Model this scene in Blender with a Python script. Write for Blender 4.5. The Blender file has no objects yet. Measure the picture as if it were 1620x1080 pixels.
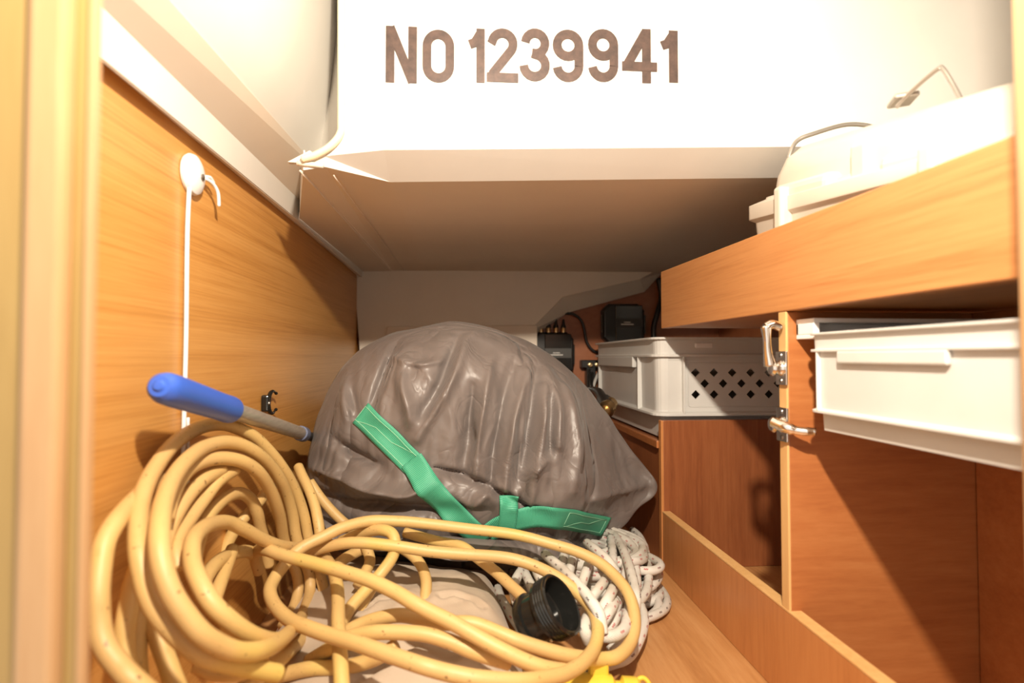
import bpy, bmesh, math, random
from mathutils import Vector, Matrix, noise
from mathutils.bvhtree import BVHTree
random.seed(7)
PI = math.pi
scene = bpy.context.scene
COL = scene.collection
# ------------------------------------------------------------ camera, world, lights, exposure
cam_data = bpy.data.cameras.new('camera'); cam = bpy.data.objects.new('camera', cam_data); COL.objects.link(cam)
cam.location = (0, 0, .445)
cam.rotation_euler = (math.radians(90 + 1.59), 0, math.radians(-4.45))
cam_data.sensor_width = 36; cam_data.lens = 20; cam_data.clip_start = .02
cam_data.dof.use_dof = True; cam_data.dof.focus_distance = 1.05; cam_data.dof.aperture_fstop = 3.4
scene.camera = cam
world = bpy.data.worlds.new('world'); scene.world = world; world.use_nodes = True
bg = world.node_tree.nodes['Background']; bg.inputs[0].default_value = (1, .89, .76, 1); bg.inputs[1].default_value = .95
vs = scene.view_settings; vs.view_transform = 'Standard'; vs.look = 'None'; vs.gamma = 1; vs.exposure = 0.3; vs.use_curve_mapping = False
lamp_data = bpy.data.lights.new('locker_lamp', 'SPOT'); lamp = bpy.data.objects.new('locker_lamp', lamp_data); COL.objects.link(lamp)
lamp.location = (.07, .05, .935); lamp_data.energy = 64; lamp_data.color = (1, .87, .70); lamp_data.shadow_soft_size = .018
lamp_data.spot_size = math.radians(142); lamp_data.spot_blend = 1.0     # deckhead reading light turned towards the locker
lamp.rotation_euler = (Vector((.16, 1.5, .27)) - lamp.location).to_track_quat('-Z', 'Y').to_euler()

# ------------------------------------------------------------ helpers
def new_mesh(name, verts, faces, mat, parent=None, smooth=False, uvs=None):
    me = bpy.data.meshes.new(name); me.from_pydata([tuple(v) for v in verts], [], faces); me.validate(); me.update()
    bm = bmesh.new(); bm.from_mesh(me); bmesh.ops.recalc_face_normals(bm, faces=bm.faces); bm.to_mesh(me); bm.free()
    if uvs:
        ul = me.uv_layers.new(name='UVMap')
        for lp in me.loops: ul.data[lp.index].uv = uvs[lp.vertex_index]
    if smooth:
        for p in me.polygons: p.use_smooth = True
    return link(name, me, mat, parent)
def link(name, me, mat, parent=None):
    o = bpy.data.objects.new(name, me); COL.objects.link(o)
    if mat: me.materials.append(mat)
    if parent: o.parent = parent
    return o
def bm_obj(name, bm, mat, parent=None, smooth=False, bevel=0, seg=2):
    bmesh.ops.recalc_face_normals(bm, faces=bm.faces)
    me = bpy.data.meshes.new(name); bm.to_mesh(me); bm.free()
    if smooth:
        for p in me.polygons: p.use_smooth = True
    o = link(name, me, mat, parent)
    if bevel:
        m = o.modifiers.new('bevel', 'BEVEL'); m.width = bevel; m.segments = seg; m.limit_method = 'ANGLE'; m.angle_limit = math.radians(40)
    return o
def add_box(bm, a, b, mtx=None):
    vs_ = [bm.verts.new((x, y, z)) for x in (a[0], b[0]) for y in (a[1], b[1]) for z in (a[2], b[2])]
    for f in ((0,1,3,2),(4,6,7,5),(0,4,5,1),(2,3,7,6),(0,2,6,4),(1,5,7,3)): bm.faces.new([vs_[i] for i in f])
    if mtx: bmesh.ops.transform(bm, matrix=mtx, verts=vs_)
    return vs_
def box(name, a, b, mat, parent=None, bevel=0.0015):
    bm = bmesh.new(); add_box(bm, a, b); return bm_obj(name, bm, mat, parent, bevel=bevel)
def add_prism(bm, poly, ext):
    """polygon of 3-D points extruded by vector ext"""
    e = Vector(ext); n = len(poly)
    a = [bm.verts.new(p) for p in poly]; b = [bm.verts.new(Vector(p) + e) for p in poly]
    bm.faces.new(a); bm.faces.new(b[::-1])
    for i in range(n): bm.faces.new((a[i], b[i], b[(i+1) % n], a[(i+1) % n]))
def prism(name, poly, ext, mat, parent=None, bevel=0):
    bm = bmesh.new(); add_prism(bm, poly, ext); return bm_obj(name, bm, mat, parent, bevel=bevel)
def catmull(pts, n=8, closed=False):
    P = [Vector(p) for p in pts]; out = []; L = len(P)
    rng = range(L if closed else L - 1)
    for i in rng:
        if closed: p0, p1, p2, p3 = P[i-1], P[i], P[(i+1) % L], P[(i+2) % L]
        else: p0, p1, p2, p3 = P[max(i-1,0)], P[i], P[i+1], P[min(i+2,L-1)]
        for k in range(n):
            t = k / n
            out.append(.5*((2*p1) + (p2-p0)*t + (2*p0-5*p1+4*p2-p3)*t*t + (3*p1-p0-3*p2+p3)*t**3))
    if not closed: out.append(P[-1].copy())
    return out
class Tubes:
    def __init__(s): s.v=[]; s.f=[]; s.uv=[]
    def add(s, path, r, seg=12, closed=False, cap=True, voff=0.0):
        P = [Vector(p) for p in path]; n = len(P); base = len(s.v)
        T = []
        for i in range(n):
            a = P[i-1] if (i or closed) else P[i]; b = P[(i+1) % n] if (i < n-1 or closed) else P[i]
            d = b - a; T.append(d.normalized() if d.length > 1e-9 else Vector((0,0,1)))
        up = Vector((0,0,1)) if abs(T[0].z) < .9 else Vector((1,0,0))
        N = (up - T[0]*up.dot(T[0])).normalized(); L = voff
        for i in range(n):
            if i:
                N = (N - T[i]*N.dot(T[i])); N = N.normalized() if N.length > 1e-6 else up
                L += (P[i]-P[i-1]).length
            B = T[i].cross(N); rr = r[i] if isinstance(r, (list, tuple)) else r
            for k in range(seg):
                a = 2*PI*k/seg
                s.v.append(P[i] + (N*math.cos(a) + B*math.sin(a))*rr); s.uv.append((abs(2*k/seg-1), L))
        for i in range(n if closed else n-1):
            j = (i+1) % n
            for k in range(seg):
                k2 = (k+1) % seg
                s.f.append((base+i*seg+k, base+i*seg+k2, base+j*seg+k2, base+j*seg+k))
        if cap and not closed:
            s.f.append(tuple(base+k for k in range(seg))[::-1]); s.f.append(tuple(base+(n-1)*seg+k for k in range(seg)))
    def build(s, name, mat, parent=None): return new_mesh(name, s.v, s.f, mat, parent, True, s.uv)
def tube(name, path, r, mat, parent=None, seg=10, n=6, closed=False):
    t = Tubes(); t.add(catmull(path, n, closed), r, seg, closed); return t.build(name, mat, parent)
def frame_to(axis, loc):
    z = Vector(axis).normalized(); q = z.to_track_quat('Z', 'Y'); return Matrix.Translation(loc) @ q.to_matrix().to_4x4()
def add_lathe(bm, prof, seg=24, mtx=None):
    """prof: (r, z) list; ends with r=0 are closed to a pole"""
    rings = []; new = []
    for r, z in prof:
        if r <= 1e-6: v = bm.verts.new((0,0,z)); rings.append([v]); new.append(v)
        else:
            ring = [bm.verts.new((r*math.cos(2*PI*k/seg), r*math.sin(2*PI*k/seg), z)) for k in range(seg)]
            rings.append(ring); new += ring
    for a, b in zip(rings, rings[1:]):
        for k in range(seg):
            k2 = (k+1) % seg
            q = [a[k % len(a)], a[k2 % len(a)], b[k2 % len(b)], b[k % len(b)]]
            u = []
            for v in q:
                if v not in u: u.append(v)
            if len(u) > 2: bm.faces.new(u)
    if mtx is not None: bmesh.ops.transform(bm, matrix=mtx, verts=new)
def lathe(name, prof, mat, parent=None, mtx=None, seg=28, smooth=True, bevel=0):
    bm = bmesh.new(); add_lathe(bm, prof, seg, mtx); o = bm_obj(name, bm, mat, parent, smooth)
    if smooth:
        m = o.modifiers.new('es', 'EDGE_SPLIT'); m.split_angle = math.radians(38)
    return o
def thing(name, label, cat, loc=(0,0,0), group=None):
    o = bpy.data.objects.new(name, None); COL.objects.link(o); o.location = loc; o.empty_display_size = .05
    return tag(o, label, cat, group)
def tag(o, label, cat, group=None):
    o['label'] = label; o['category'] = cat
    if group: o['group'] = group
    return o
def struct(o, label=None):
    o['kind'] = 'structure'
    if label: o['label'] = label
    return o
def keep(o, parent):      # parent keeping world placement (parts are modelled in world coordinates)
    o.parent = parent; o.matrix_parent_inverse = Matrix.Translation(parent.location).inverted(); return o

# ------------------------------------------------------------ materials
def mat_base(name, col, rough=.5, metal=0, spec=.5, **kw):
    m = bpy.data.materials.new(name); m.use_nodes = True; b = m.node_tree.nodes['Principled BSDF']
    b.inputs['Base Color'].default_value = (*col, 1); b.inputs['Roughness'].default_value = rough
    b.inputs['Metallic'].default_value = metal; b.inputs['Specular IOR Level'].default_value = spec
    for k, v in kw.items(): b.inputs[k.replace('_', ' ')].default_value = v
    return m, m.node_tree, b
def ramp(nt, fac, stops):
    r = nt.nodes.new('ShaderNodeValToRGB'); e = r.color_ramp.elements
    while len(e) < len(stops): e.new(.5)
    for el, (p, c) in zip(e, stops): el.position = p; el.color = (*c, 1)
    nt.links.new(fac, r.inputs[0]); return r
def coords(nt, scale, kind='Object', rot=(0,0,0)):
    tc = nt.nodes.new('ShaderNodeTexCoord'); mp = nt.nodes.new('ShaderNodeMapping')
    mp.inputs['Scale'].default_value = scale; mp.inputs['Rotation'].default_value = rot
    nt.links.new(tc.outputs[kind], mp.inputs[0]); return mp.outputs[0]
def noise_tex(nt, vec, scale=5, detail=4, rough=.55, dist=0):
    n = nt.nodes.new('ShaderNodeTexNoise'); n.inputs['Scale'].default_value = scale; n.inputs['Detail'].default_value = detail
    n.inputs['Roughness'].default_value = rough; n.inputs['Distortion'].default_value = dist
    nt.links.new(vec, n.inputs['Vector']); return n.outputs['Fac']
def bump(nt, b, h, strength=.2, dist=.002):
    n = nt.nodes.new('ShaderNodeBump'); n.inputs['Strength'].default_value = strength; n.inputs['Distance'].default_value = dist
    nt.links.new(h, n.inputs['Height']); nt.links.new(n.outputs[0], b.inputs['Normal'])
def wood(name, c1, c2, c3, grain, rough=.35, rot=(0,0,0), fine=1.0):
    """grain: mapping scale (small number = along the grain)"""
    m, nt, b = mat_base(name, c2, rough)
    v = coords(nt, grain, rot=rot)
    big = noise_tex(nt, v, .55, 3, .5, .6); fin = noise_tex(nt, v, 4.2*fine, 5, .7, .2)
    mx = nt.nodes.new('ShaderNodeMath'); mx.operation = 'MULTIPLY_ADD'; mx.inputs[1].default_value = .62
    sc = nt.nodes.new('ShaderNodeMath'); sc.operation = 'MULTIPLY'; sc.inputs[1].default_value = .38
    nt.links.new(big, sc.inputs[0]); nt.links.new(fin, mx.inputs[0]); nt.links.new(sc.outputs[0], mx.inputs[2])
    r = ramp(nt, mx.outputs[0], [(.30, c1), (.48, c2), (.68, c3)]); nt.links.new(r.outputs[0], b.inputs['Base Color'])
    bump(nt, b, fin, .12, .0006)
    return m
WOOD_WALL = wood('teak_veneer_wall', (.42,.175,.036), (.58,.28,.072), (.68,.36,.11), (9, 1.0, 85))
WOOD_CAB = wood('teak_veneer_fascia', (.42,.17,.055), (.54,.24,.085), (.60,.29,.11), (9, 1.4, 60))
WOOD_V = wood('teak_veneer_upright', (.40,.150,.045), (.50,.20,.065), (.56,.245,.085), (30, 26, 2.2))
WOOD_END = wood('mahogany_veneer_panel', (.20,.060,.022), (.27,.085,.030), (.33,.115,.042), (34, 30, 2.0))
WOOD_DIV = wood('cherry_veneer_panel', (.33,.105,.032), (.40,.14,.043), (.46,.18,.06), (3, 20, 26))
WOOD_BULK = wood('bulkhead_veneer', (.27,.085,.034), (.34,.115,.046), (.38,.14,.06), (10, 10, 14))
WOOD_FLOOR = wood('floor_plywood', (.38,.165,.055), (.49,.235,.085), (.58,.31,.13), (26, 2.0, 20), .42, rot=(0,0,.35))
WOOD_EDGE = wood('edge_lipping', (.60,.33,.12), (.68,.40,.16), (.74,.46,.20), (20, 20, 3), .4)
WOOD_FRAME = wood('door_frame_wood', (.46,.26,.12), (.52,.31,.15), (.56,.35,.18), (20, 20, 2), .35)
WOOD_REFLECT = wood('varnish_reflection_olive', (.34,.22,.07), (.38,.25,.085), (.41,.28,.10), (20, 20, 2), .3)  # olive reflection in the frame's varnish, put into the base colour
def gel(name, col, rough=.35):
    m, nt, b = mat_base(name, col, rough); f = noise_tex(nt, coords(nt, (1,1,1)), 9, 4)
    r = ramp(nt, f, [(.3, tuple(c*.955 for c in col)), (.7, col)]); nt.links.new(r.outputs[0], b.inputs['Base Color'])
    bump(nt, b, noise_tex(nt, coords(nt, (1,1,1)), 260, 2), .05, .0005); return m
GEL = gel('white_gelcoat', (.74,.715,.665)); GEL2 = gel('cream_gelcoat', (.80,.735,.64), .45); GELT = gel('tan_liner', (.80,.71,.60), .55)
SEAL = mat_base('cream_sealant', (.80,.70,.47), .35)[0]
def plastic(name, col, rough=.4, trans=.0):
    m, nt, b = mat_base(name, col, rough); f = noise_tex(nt, coords(nt, (1,1,1)), 14, 3)
    r = ramp(nt, f, [(.3, tuple(c*.93 for c in col)), (.7, col)]); nt.links.new(r.outputs[0], b.inputs['Base Color'])
    if trans:
        t = nt.nodes.new('ShaderNodeBsdfTranslucent'); t.inputs[0].default_value = (*col, 1); mx = nt.nodes.new('ShaderNodeMixShader'); mx.inputs[0].default_value = trans
        out = nt.nodes['Material Output']; nt.links.new(b.outputs[0], mx.inputs[1]); nt.links.new(t.outputs[0], mx.inputs[2]); nt.links.new(mx.outputs[0], out.inputs[0])
    return m
CRATE = plastic('white_crate_plastic', (.80,.79,.76), .38, .22)
TANK = plastic('cream_tank_plastic', (.70,.63,.535), .35, .12)
WHITE = plastic('white_plastic', (.86,.85,.84), .3); BLACK = plastic('black_plastic', (.018,.017,.016), .35)
BLACK_G = plastic('black_gloss_plastic', (.012,.012,.011), .18); DARKGREY = plastic('dark_grey_plastic', (.05,.048,.045), .45)
BLUE = plastic('blue_grip_plastic', (.045,.13,.60), .38); BLUEGREY = plastic('blue_grey_collar', (.16,.19,.30), .4)
YELLOW_P = plastic('yellow_plug_plastic', (.80,.56,.06), .45); PRINT = mat_base('white_print', (.75,.73,.70), .6)[0]
BRASS = mat_base('brass', (.75,.55,.30), .3, 1)[0]; CHROME = mat_base('chrome', (.86,.84,.80), .13, 1)[0]
STEEL = mat_base('steel_wire', (.42,.39,.35), .35, .8)[0]; SCREW = mat_base('screw_steel', (.35,.33,.31), .35, 1)[0]
def alu():
    m, nt, b = mat_base('brushed_aluminium', (.52,.47,.41), .42, .55)
    f = noise_tex(nt, coords(nt, (40, 4, 40)), 6, 3); r = ramp(nt, f, [(.3, (.44,.40,.35)), (.7, (.58,.53,.46))]); nt.links.new(r.outputs[0], b.inputs['Base Color']); return m
ALU = alu()
def letters_mat():
    m, nt, b = mat_base('mirror_vinyl', (.2,.15,.13), .3, .3)
    f = noise_tex(nt, coords(nt, (1,1,1)), 60, 5, .7); r = ramp(nt, f, [(.36, (.075,.055,.050)), (.62, (.12,.08,.068))]); nt.links.new(r.outputs[0], b.inputs['Base Color']); return m
VINYL = letters_mat()
def cable_mat():
    m, nt, b = mat_base('yellow_rubber_sheath', (.72,.46,.10), .48)
    v = coords(nt, (1,1,1))
    big = noise_tex(nt, v, 5, 3); r = ramp(nt, big, [(.35, (.57,.37,.15)), (.55, (.61,.41,.155)), (.70, (.62,.46,.115))])
    uv = coords(nt, (5, 22, 1), 'UV'); fl = noise_tex(nt, uv, 3.2, 6, .72)
    d = ramp(nt, fl, [(.26, (.42,.33,.24)), (.42, (1,1,1))])
    sp = noise_tex(nt, v, 130, 2, .5); d2 = ramp(nt, sp, [(.25, (.25,.18,.12)), (.31, (1,1,1))])
    for dd in (d, d2):
        mx = nt.nodes.new('ShaderNodeMix'); mx.data_type = 'RGBA'; mx.blend_type = 'MULTIPLY'; mx.inputs[0].default_value = .8
        nt.links.new(r.outputs[0], mx.inputs[6]); nt.links.new(dd.outputs[0], mx.inputs[7]); r = type('o', (), {'outputs': [mx.outputs[2]]})
    nt.links.new(r.outputs[0], b.inputs['Base Color']); bump(nt, b, fl, .15, .001); return m
CABLE = cable_mat()
def rope_mat():
    m, nt, b = mat_base('braided_rope', (.74,.71,.66), .75)
    uv = coords(nt, (1,1,1), 'UV')
    sep = nt.nodes.new('ShaderNodeSeparateXYZ'); nt.links.new(uv, sep.inputs[0])
    def mth(op, a, bb=None, c=None):
        n = nt.nodes.new('ShaderNodeMath'); n.operation = op
        for i, q in enumerate((a, bb, c)):
            if q is None: continue
            if isinstance(q, (int, float)): n.inputs[i].default_value = q
            else: nt.links.new(q, n.inputs[i])
        return n.outputs[0]
    # herring-bone braid: |u| drives a chevron along the length
    ch = mth('ADD', mth('MULTIPLY', sep.outputs[1], 330), mth('MULTIPLY', mth('PINGPONG', mth('MULTIPLY', sep.outputs[0], 4), .5), 2.4))
    br = mth('FRACT', ch); braid = mth('PINGPONG', br, .5)
    # fleck tracers: short coloured stitches in pairs along the rope
    fz = mth('FRACT', mth('MULTIPLY', sep.outputs[1], 42)); on = mth('LESS_THAN', fz, .30)
    lane = mth('FRACT', mth('ADD', mth('MULTIPLY', sep.outputs[0], 2), .1)); on2 = mth('LESS_THAN', mth('ABSOLUTE', mth('SUBTRACT', lane, .5)), .12)
    gap = mth('GREATER_THAN', braid, .16); fleck = mth('MULTIPLY', mth('MULTIPLY', on, on2), gap)
    f = noise_tex(nt, coords(nt, (1,1,1)), 11, 3); colr = ramp(nt, f, [(.44, (.42,.055,.06)), (.54, (.05,.035,.04))])
    dirt = ramp(nt, noise_tex(nt, coords(nt, (1,1,1)), 16, 4), [(.3, (.50,.46,.39)), (.6, (.68,.65,.60))])
    mx = nt.nodes.new('ShaderNodeMix'); mx.data_type = 'RGBA'; nt.links.new(fleck, mx.inputs[0]); nt.links.new(dirt.outputs[0], mx.inputs[6]); nt.links.new(colr.outputs[0], mx.inputs[7])
    nt.links.new(mx.outputs[2], b.inputs['Base Color']); bump(nt, b, braid, .6, .0012); return m
ROPE = rope_mat()
def fabric(name, col, rough, weave=900, sheen=.0, amp=.3, wr=0, spec=.5):
    m, nt, b = mat_base(name, col, rough, 0, spec); b.inputs['Sheen Weight'].default_value = sheen
    f = noise_tex(nt, coords(nt, (1,1,1)), 7, 4); r = ramp(nt, f, [(.3, tuple(c*.86 for c in col)), (.7, tuple(c*1.06 for c in col))]); nt.links.new(r.outputs[0], b.inputs['Base Color'])
    h = noise_tex(nt, coords(nt, (1,1,1)), weave, 2)
    if wr:
        h2 = noise_tex(nt, coords(nt, (1,1,.45)), wr, 4, .55, .8); a = nt.nodes.new('ShaderNodeMath'); a.operation = 'MULTIPLY_ADD'; a.inputs[1].default_value = 9
        nt.links.new(h2, a.inputs[0]); nt.links.new(h, a.inputs[2]); h = a.outputs[0]
    bump(nt, b, h, amp, .0008); return m

def nylon():
    m, nt, b = mat_base('grey_nylon', (.145,.120,.110), .42); b.inputs['Sheen Weight'].default_value = .08
    f = noise_tex(nt, coords(nt, (1,1,1)), 6, 4); r = ramp(nt, f, [(.3, (.140,.116,.107)), (.7, (.185,.157,.146))]); nt.links.new(r.outputs[0], b.inputs['Base Color'])
    def ridge(vec, sc, det, dis):
        n = noise_tex(nt, vec, sc, det, .5, dis); a = nt.nodes.new('ShaderNodeMath'); a.operation = 'SUBTRACT'; a.inputs[1].default_value = .5; nt.links.new(n, a.inputs[0])
        c = nt.nodes.new('ShaderNodeMath'); c.operation = 'ABSOLUTE'; nt.links.new(a.outputs[0], c.inputs[0])
        d = nt.nodes.new('ShaderNodeMath'); d.operation = 'SMOOTH_MIN'; d.inputs[1].default_value = .10; d.inputs[2].default_value = .08; nt.links.new(c.outputs[0], d.inputs[0]); return d.outputs[0]
    w1 = ridge(coords(nt, (1,1,.38)), 7.5, 2, .9); w2 = ridge(coords(nt, (1,1,.8), rot=(0,.5,0)), 15, 2, 1.2); fine = noise_tex(nt, coords(nt, (1,1,1)), 700, 2)
    def bmp(h, st, di, prev=None):
        n = nt.nodes.new('ShaderNodeBump'); n.inputs['Strength'].default_value = st; n.inputs['Distance'].default_value = di; nt.links.new(h, n.inputs['Height'])
        if prev: nt.links.new(prev, n.inputs['Normal'])
        return n.outputs[0]
    q = bmp(fine, .15, .0008, bmp(w2, .40, .018, bmp(w1, .8, .075))); nt.links.new(q, b.inputs['Normal']); return m
BAG = nylon(); CANVAS = fabric('beige_canvas', (.50,.40,.30), .85, 600, .1, .4)
THREAD = mat_base('dark_thread', (.03,.024,.022), .8)[0]; GTHREAD = mat_base('pale_green_thread', (.30,.62,.42), .7)[0]
def webbing():
    m, nt, b = mat_base('green_webbing', (.03,.36,.20), .5); uv = coords(nt, (1,1,1), 'UV')
    w = nt.nodes.new('ShaderNodeTexWave'); w.bands_direction = 'Y'; w.inputs['Scale'].default_value = 130; nt.links.new(uv, w.inputs[0])
    r = ramp(nt, w.outputs[1], [(.2, (.035,.28,.165)), (.8, (.09,.44,.28))]); nt.links.new(r.outputs[0], b.inputs['Base Color']); bump(nt, b, w.outputs[1], .4, .001); return m
WEB = webbing()

# ------------------------------------------------------------ the setting
XL, XR, YE, YP, YB = -.345, .41, 1.18, .706, 1.86      # left wall, cabinet front, cabinet far end, divider, aft bulkhead
struct(box('floor', (-.37, -.25, -.02), (.9, YB + .02, 0), WOOD_FLOOR, bevel=0), 'worn plywood locker floor')
wl = prism('wall_left', [(XL, .30, -.02), (XL, YB, -.02), (XL, YB, .700), (XL, .30, .729)], (-.02, 0, 0), WOOD_WALL); struct(wl, 'golden wood veneer wall on the left')
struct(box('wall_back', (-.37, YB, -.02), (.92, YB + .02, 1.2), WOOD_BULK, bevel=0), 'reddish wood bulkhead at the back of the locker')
struct(box('wall_right', (.88, .1, -.02), (.90, YB, 1.2), GEL, bevel=0), 'white hull side on the right')
# cockpit moulding overhead: registration panel, chamfer, soffit
PB = [(-0.1818,0.83,1.2095),(-0.1784,0.83,0.7831),(-0.1871,0.83,0.7579),(-0.2079,0.832,0.735),(-0.1214,0.83,0.7459),(0.4934,0.83,0.7684),(0.9689,0.83,0.7842),(0.9841,0.83,1.2945)]
SOFF = [(-0.2066,0.838,0.7214),(-0.1202,0.89,0.7173),(0.5283,0.89,0.7403),(1.0374,0.89,0.7572)]
v = PB + SOFF + [(-.237, YB, .717), (SOFF[3][0], YB, .722), (SOFF[1][0], YB, .717), (-.237, .838, .716), (-.237, .838, .737)]
bm = bmesh.new(); V = [bm.verts.new(p) for p in v]
for f in ((0,1,2,3,4,5,6,7), (3,8,9,4), (4,9,10,5), (5,10,11,6), (15,12,14,9,8), (9,14,13,11,10), (15,8,3,16)): bm.faces.new([V[i] for i in f])
ceil_o = bm_obj('ceiling', bm, GEL); struct(ceil_o, 'white moulded cockpit underside with chamfered lower edge')
ceil_o.data.materials.append(GELT)
for p in ceil_o.data.polygons:
    if abs(p.normal.z) > .9: p.material_index = 1
struct(box('ceiling_top', (-.6, -.25, 1.2), (.92, .9, 1.22), GEL, bevel=0), 'white deckhead above')
# left liner: raised white side, tan ledge, white strip, running fore and aft
A0, A1 = (-.302, .2, .793), (-.274, 1.13, .793)
def sheet(name, quads, mat, lab, th=None):
    bm = bmesh.new()
    for q in quads: bm.faces.new([bm.verts.new(p) for p in q])
    bmesh.ops.remove_doubles(bm, verts=bm.verts, dist=1e-5); o = bm_obj(name, bm, mat)
    if th: s = o.modifiers.new('solid', 'SOLIDIFY'); s.thickness = th; s.offset = 0
    return struct(o, lab)
PRF = [(0, 0), (.013, .022), (.028, .055), (.045, .11), (.06, .19), (.075, .30), (.085, .42)]
QN = [(A0[0] + a, A0[1], A0[2] + b) for a, b in PRF]; QF = [(A1[0] + a*.95, A1[1], A1[2] + b) for a, b in PRF]
sheet('trim_1', [[QN[i], QF[i], QF[i+1], QN[i+1]] for i in range(6)] + [[PB[0], PB[1], (-.215, .95, PB[1][2]), (-.215, .95, PB[0][2])], [PB[1], PB[2], (-.215, .95, PB[2][2]), (-.215, .95, PB[1][2])], [PB[2], PB[3], (-.225, .95, .74), (-.215, .95, PB[2][2])], [(-.215, .95, .73), (-.327, 1.13, .73), (-.327, 1.13, PB[0][2]), (-.215, .95, PB[0][2])]], GEL, 'white liner side above the ledge')
for p in bpy.data.objects['trim_1'].data.polygons[:6]: p.use_smooth = True
sheet('trim_2', [[(-.327, .2, .762), (-.327, 1.13, .75), A1, A0], [(-.237, .838, .7165), (-.327, 1.13, .7165), (-.327, YB, .714), (-.237, YB, .7165)], [(-.237, .838, .7165), (-.327, 1.13, .7165), (-.327, 1.13, .80), (-.237, .838, .745)]], GELT, 'tan ledge under the liner', .002)
sheet('trim_3', [[(-.327, .2, .762), (-.327, 1.13, .75), (-.330, 1.13, .7115), (-.330, .2, .716)], [(-.327, 1.13, .75), (-.327, YB, .714), (-.330, YB, .695), (-.330, 1.13, .7115)]], GEL, 'white strip above the wood wall', .002)
sheet('trim_4', [[(-.330, .2, .716), (-.330, 1.13, .7115), (-.330, YB, .695), (XL, YB, .702), (XL, .2, .731)]], GELT, 'narrow tan strip along the wall top', .003)
tb = Tubes(); tb.add(catmull([(-0.2086,0.835,0.7222),(-0.2463,0.836,0.7252)], 3), .004, 8); tb.add(catmull([(-.243,.84,.7155),(-.243,1.2,.7155),(-.243,YB-.05,.7155)], 3), .0016, 6); tb.add(catmull([(-.20,.86,.7165),(-.20,1.2,.7165),(-.20,YB-.05,.7165)], 3), .0012, 6)
struct(tb.build('trim_5', GELT), 'joint ridges in the soffit')
struct(tube('trim_6', [(-0.185,0.826,1.1488),(-0.183,0.826,0.9059),(-0.1821,0.826,0.7905),(-0.1836,0.826,0.7656),(-0.1977,0.826,0.7469),(-0.2176,0.828,0.7351),(-0.2376,0.83,0.7289)], .0055, SEAL), 'cream sealant bead beside the panel')
# small white end cap of the liner at the ledge
prism('trim_7', [(-0.2597,0.836,0.7267),(-0.2287,0.836,0.7442),(-0.2197,0.836,0.737),(-0.2321,0.836,0.7256)], (0, .01, 0), GEL); struct(bpy.data.objects['trim_7'], 'white end piece of the liner')
# aft cream panel with cut corner and flange
BP = [(-0.3542,1.8,0.7188),(0.6247,1.8,0.7347),(0.5552,1.8,0.6989),(0.3026,1.8,0.6393),(0.1885,1.8,0.5234),(0.1,1.8,0.355),(-0.3221,1.8,0.298)]
struct(prism('trim_8', BP, (0, .012, 0), GEL2), 'cream panel with a cut lower corner on the bulkhead')
E1 = [(0.1885,1.8,0.5234),(0.3026,1.8,0.6393),(0.5552,1.8,0.6989),(0.6142,1.8,0.7326)]; E2 = [(0.2098,1.845,0.513),(0.3268,1.845,0.5923),(0.5838,1.845,0.6633),(0.6423,1.845,0.7251)]
sheet('trim_9', [[E1[i], E1[i+1], E2[i+1], E2[i]] for i in range(3)], GEL2, 'folded flange of the cream panel', .003)
struct(prism('trim_10', [(-0.2485,1.775,0.5403),(0.2179,1.775,0.5463),(0.2178,1.775,0.4549),(-0.248,1.775,0.4547)], (0, .024, 0), GELT, bevel=.002), 'tan ledge behind the bag')
struct(tube('trim_11', [(-0.342,1.7976,0.7028),(-0.342,1.8429,0.6163),(-0.342,1.9267,0.4765),(-0.342,2.0055,0.3247)], .004, GEL2), 'pale corner bead')
# locker door frame near the camera
FX = [p[0] for p in [(-0.211,0.285,0.4644),(-0.1932,0.285,0.4645),(-0.1864,0.292,0.465),(-0.1834,0.291,0.4649)]]
fr = box('door_1', (FX[0], .285, -.02), (FX[1], .300, 1.1), WOOD_FRAME, bevel=.003); struct(fr, 'pale wooden door frame post on the left')
for a, b, mt, nm in (((FX[1], .292, -.02), (FX[2], .300, 1.1), WOOD_REFLECT, 'rebate'), ((FX[2], .2905, -.02), (FX[3], .297, 1.1), WOOD_FRAME, 'inner_lip'), ((-.34, .290, -.02), (FX[0], .300, 1.1), WOOD_REFLECT, 'outer_board')):
    box(nm, a, b, mt, fr, bevel=.001)
fl = box('door_2', (.352, .30, -.02), (.46, .34, 1.1), WOOD_FRAME, bevel=.005); struct(fl, 'pale wooden door frame post on the right')

# ------------------------------------------------------------ cabinet
cab = thing('storage_cabinet', 'reddish wood storage cabinet along the right side with open crate bays', 'cabinet', (.55, .8, 0))
def cpart(o): return keep(o, cab)
fb = cpart(prism('fascia_board', [(XR, .345, .504), (XR, YE, .506), (XR, YE, .627), (XR, .345, .612)], (.018, 0, 0), WOOD_CAB, bevel=.0015)); fb['label'] = 'wide orange-brown front board'
cpart(box('shelf_board', (XR + .018, .12, .507), (.875, YE, .522), WOOD_CAB))
cpart(box('kick_board', (XR, .12, 0), (XR + .016, YE, .118), WOOD_V)); k = cpart(box('kick_board_lipping', (XR - .0005, .12, .118), (XR + .0165, YE, .121), WOOD_EDGE, bevel=.0005)); k['label'] = 'yellow wood edge strip on the kick board'
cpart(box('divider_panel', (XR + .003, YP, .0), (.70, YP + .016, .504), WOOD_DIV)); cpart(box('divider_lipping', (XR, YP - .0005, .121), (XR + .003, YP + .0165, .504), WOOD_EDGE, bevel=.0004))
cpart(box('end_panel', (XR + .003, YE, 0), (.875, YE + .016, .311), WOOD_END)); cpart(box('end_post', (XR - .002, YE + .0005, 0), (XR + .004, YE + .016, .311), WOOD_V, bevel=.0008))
cpart(box('end_panel_upper', (.70, YE + .001, .311), (.875, YE + .015, .507), WOOD_END))
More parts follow.
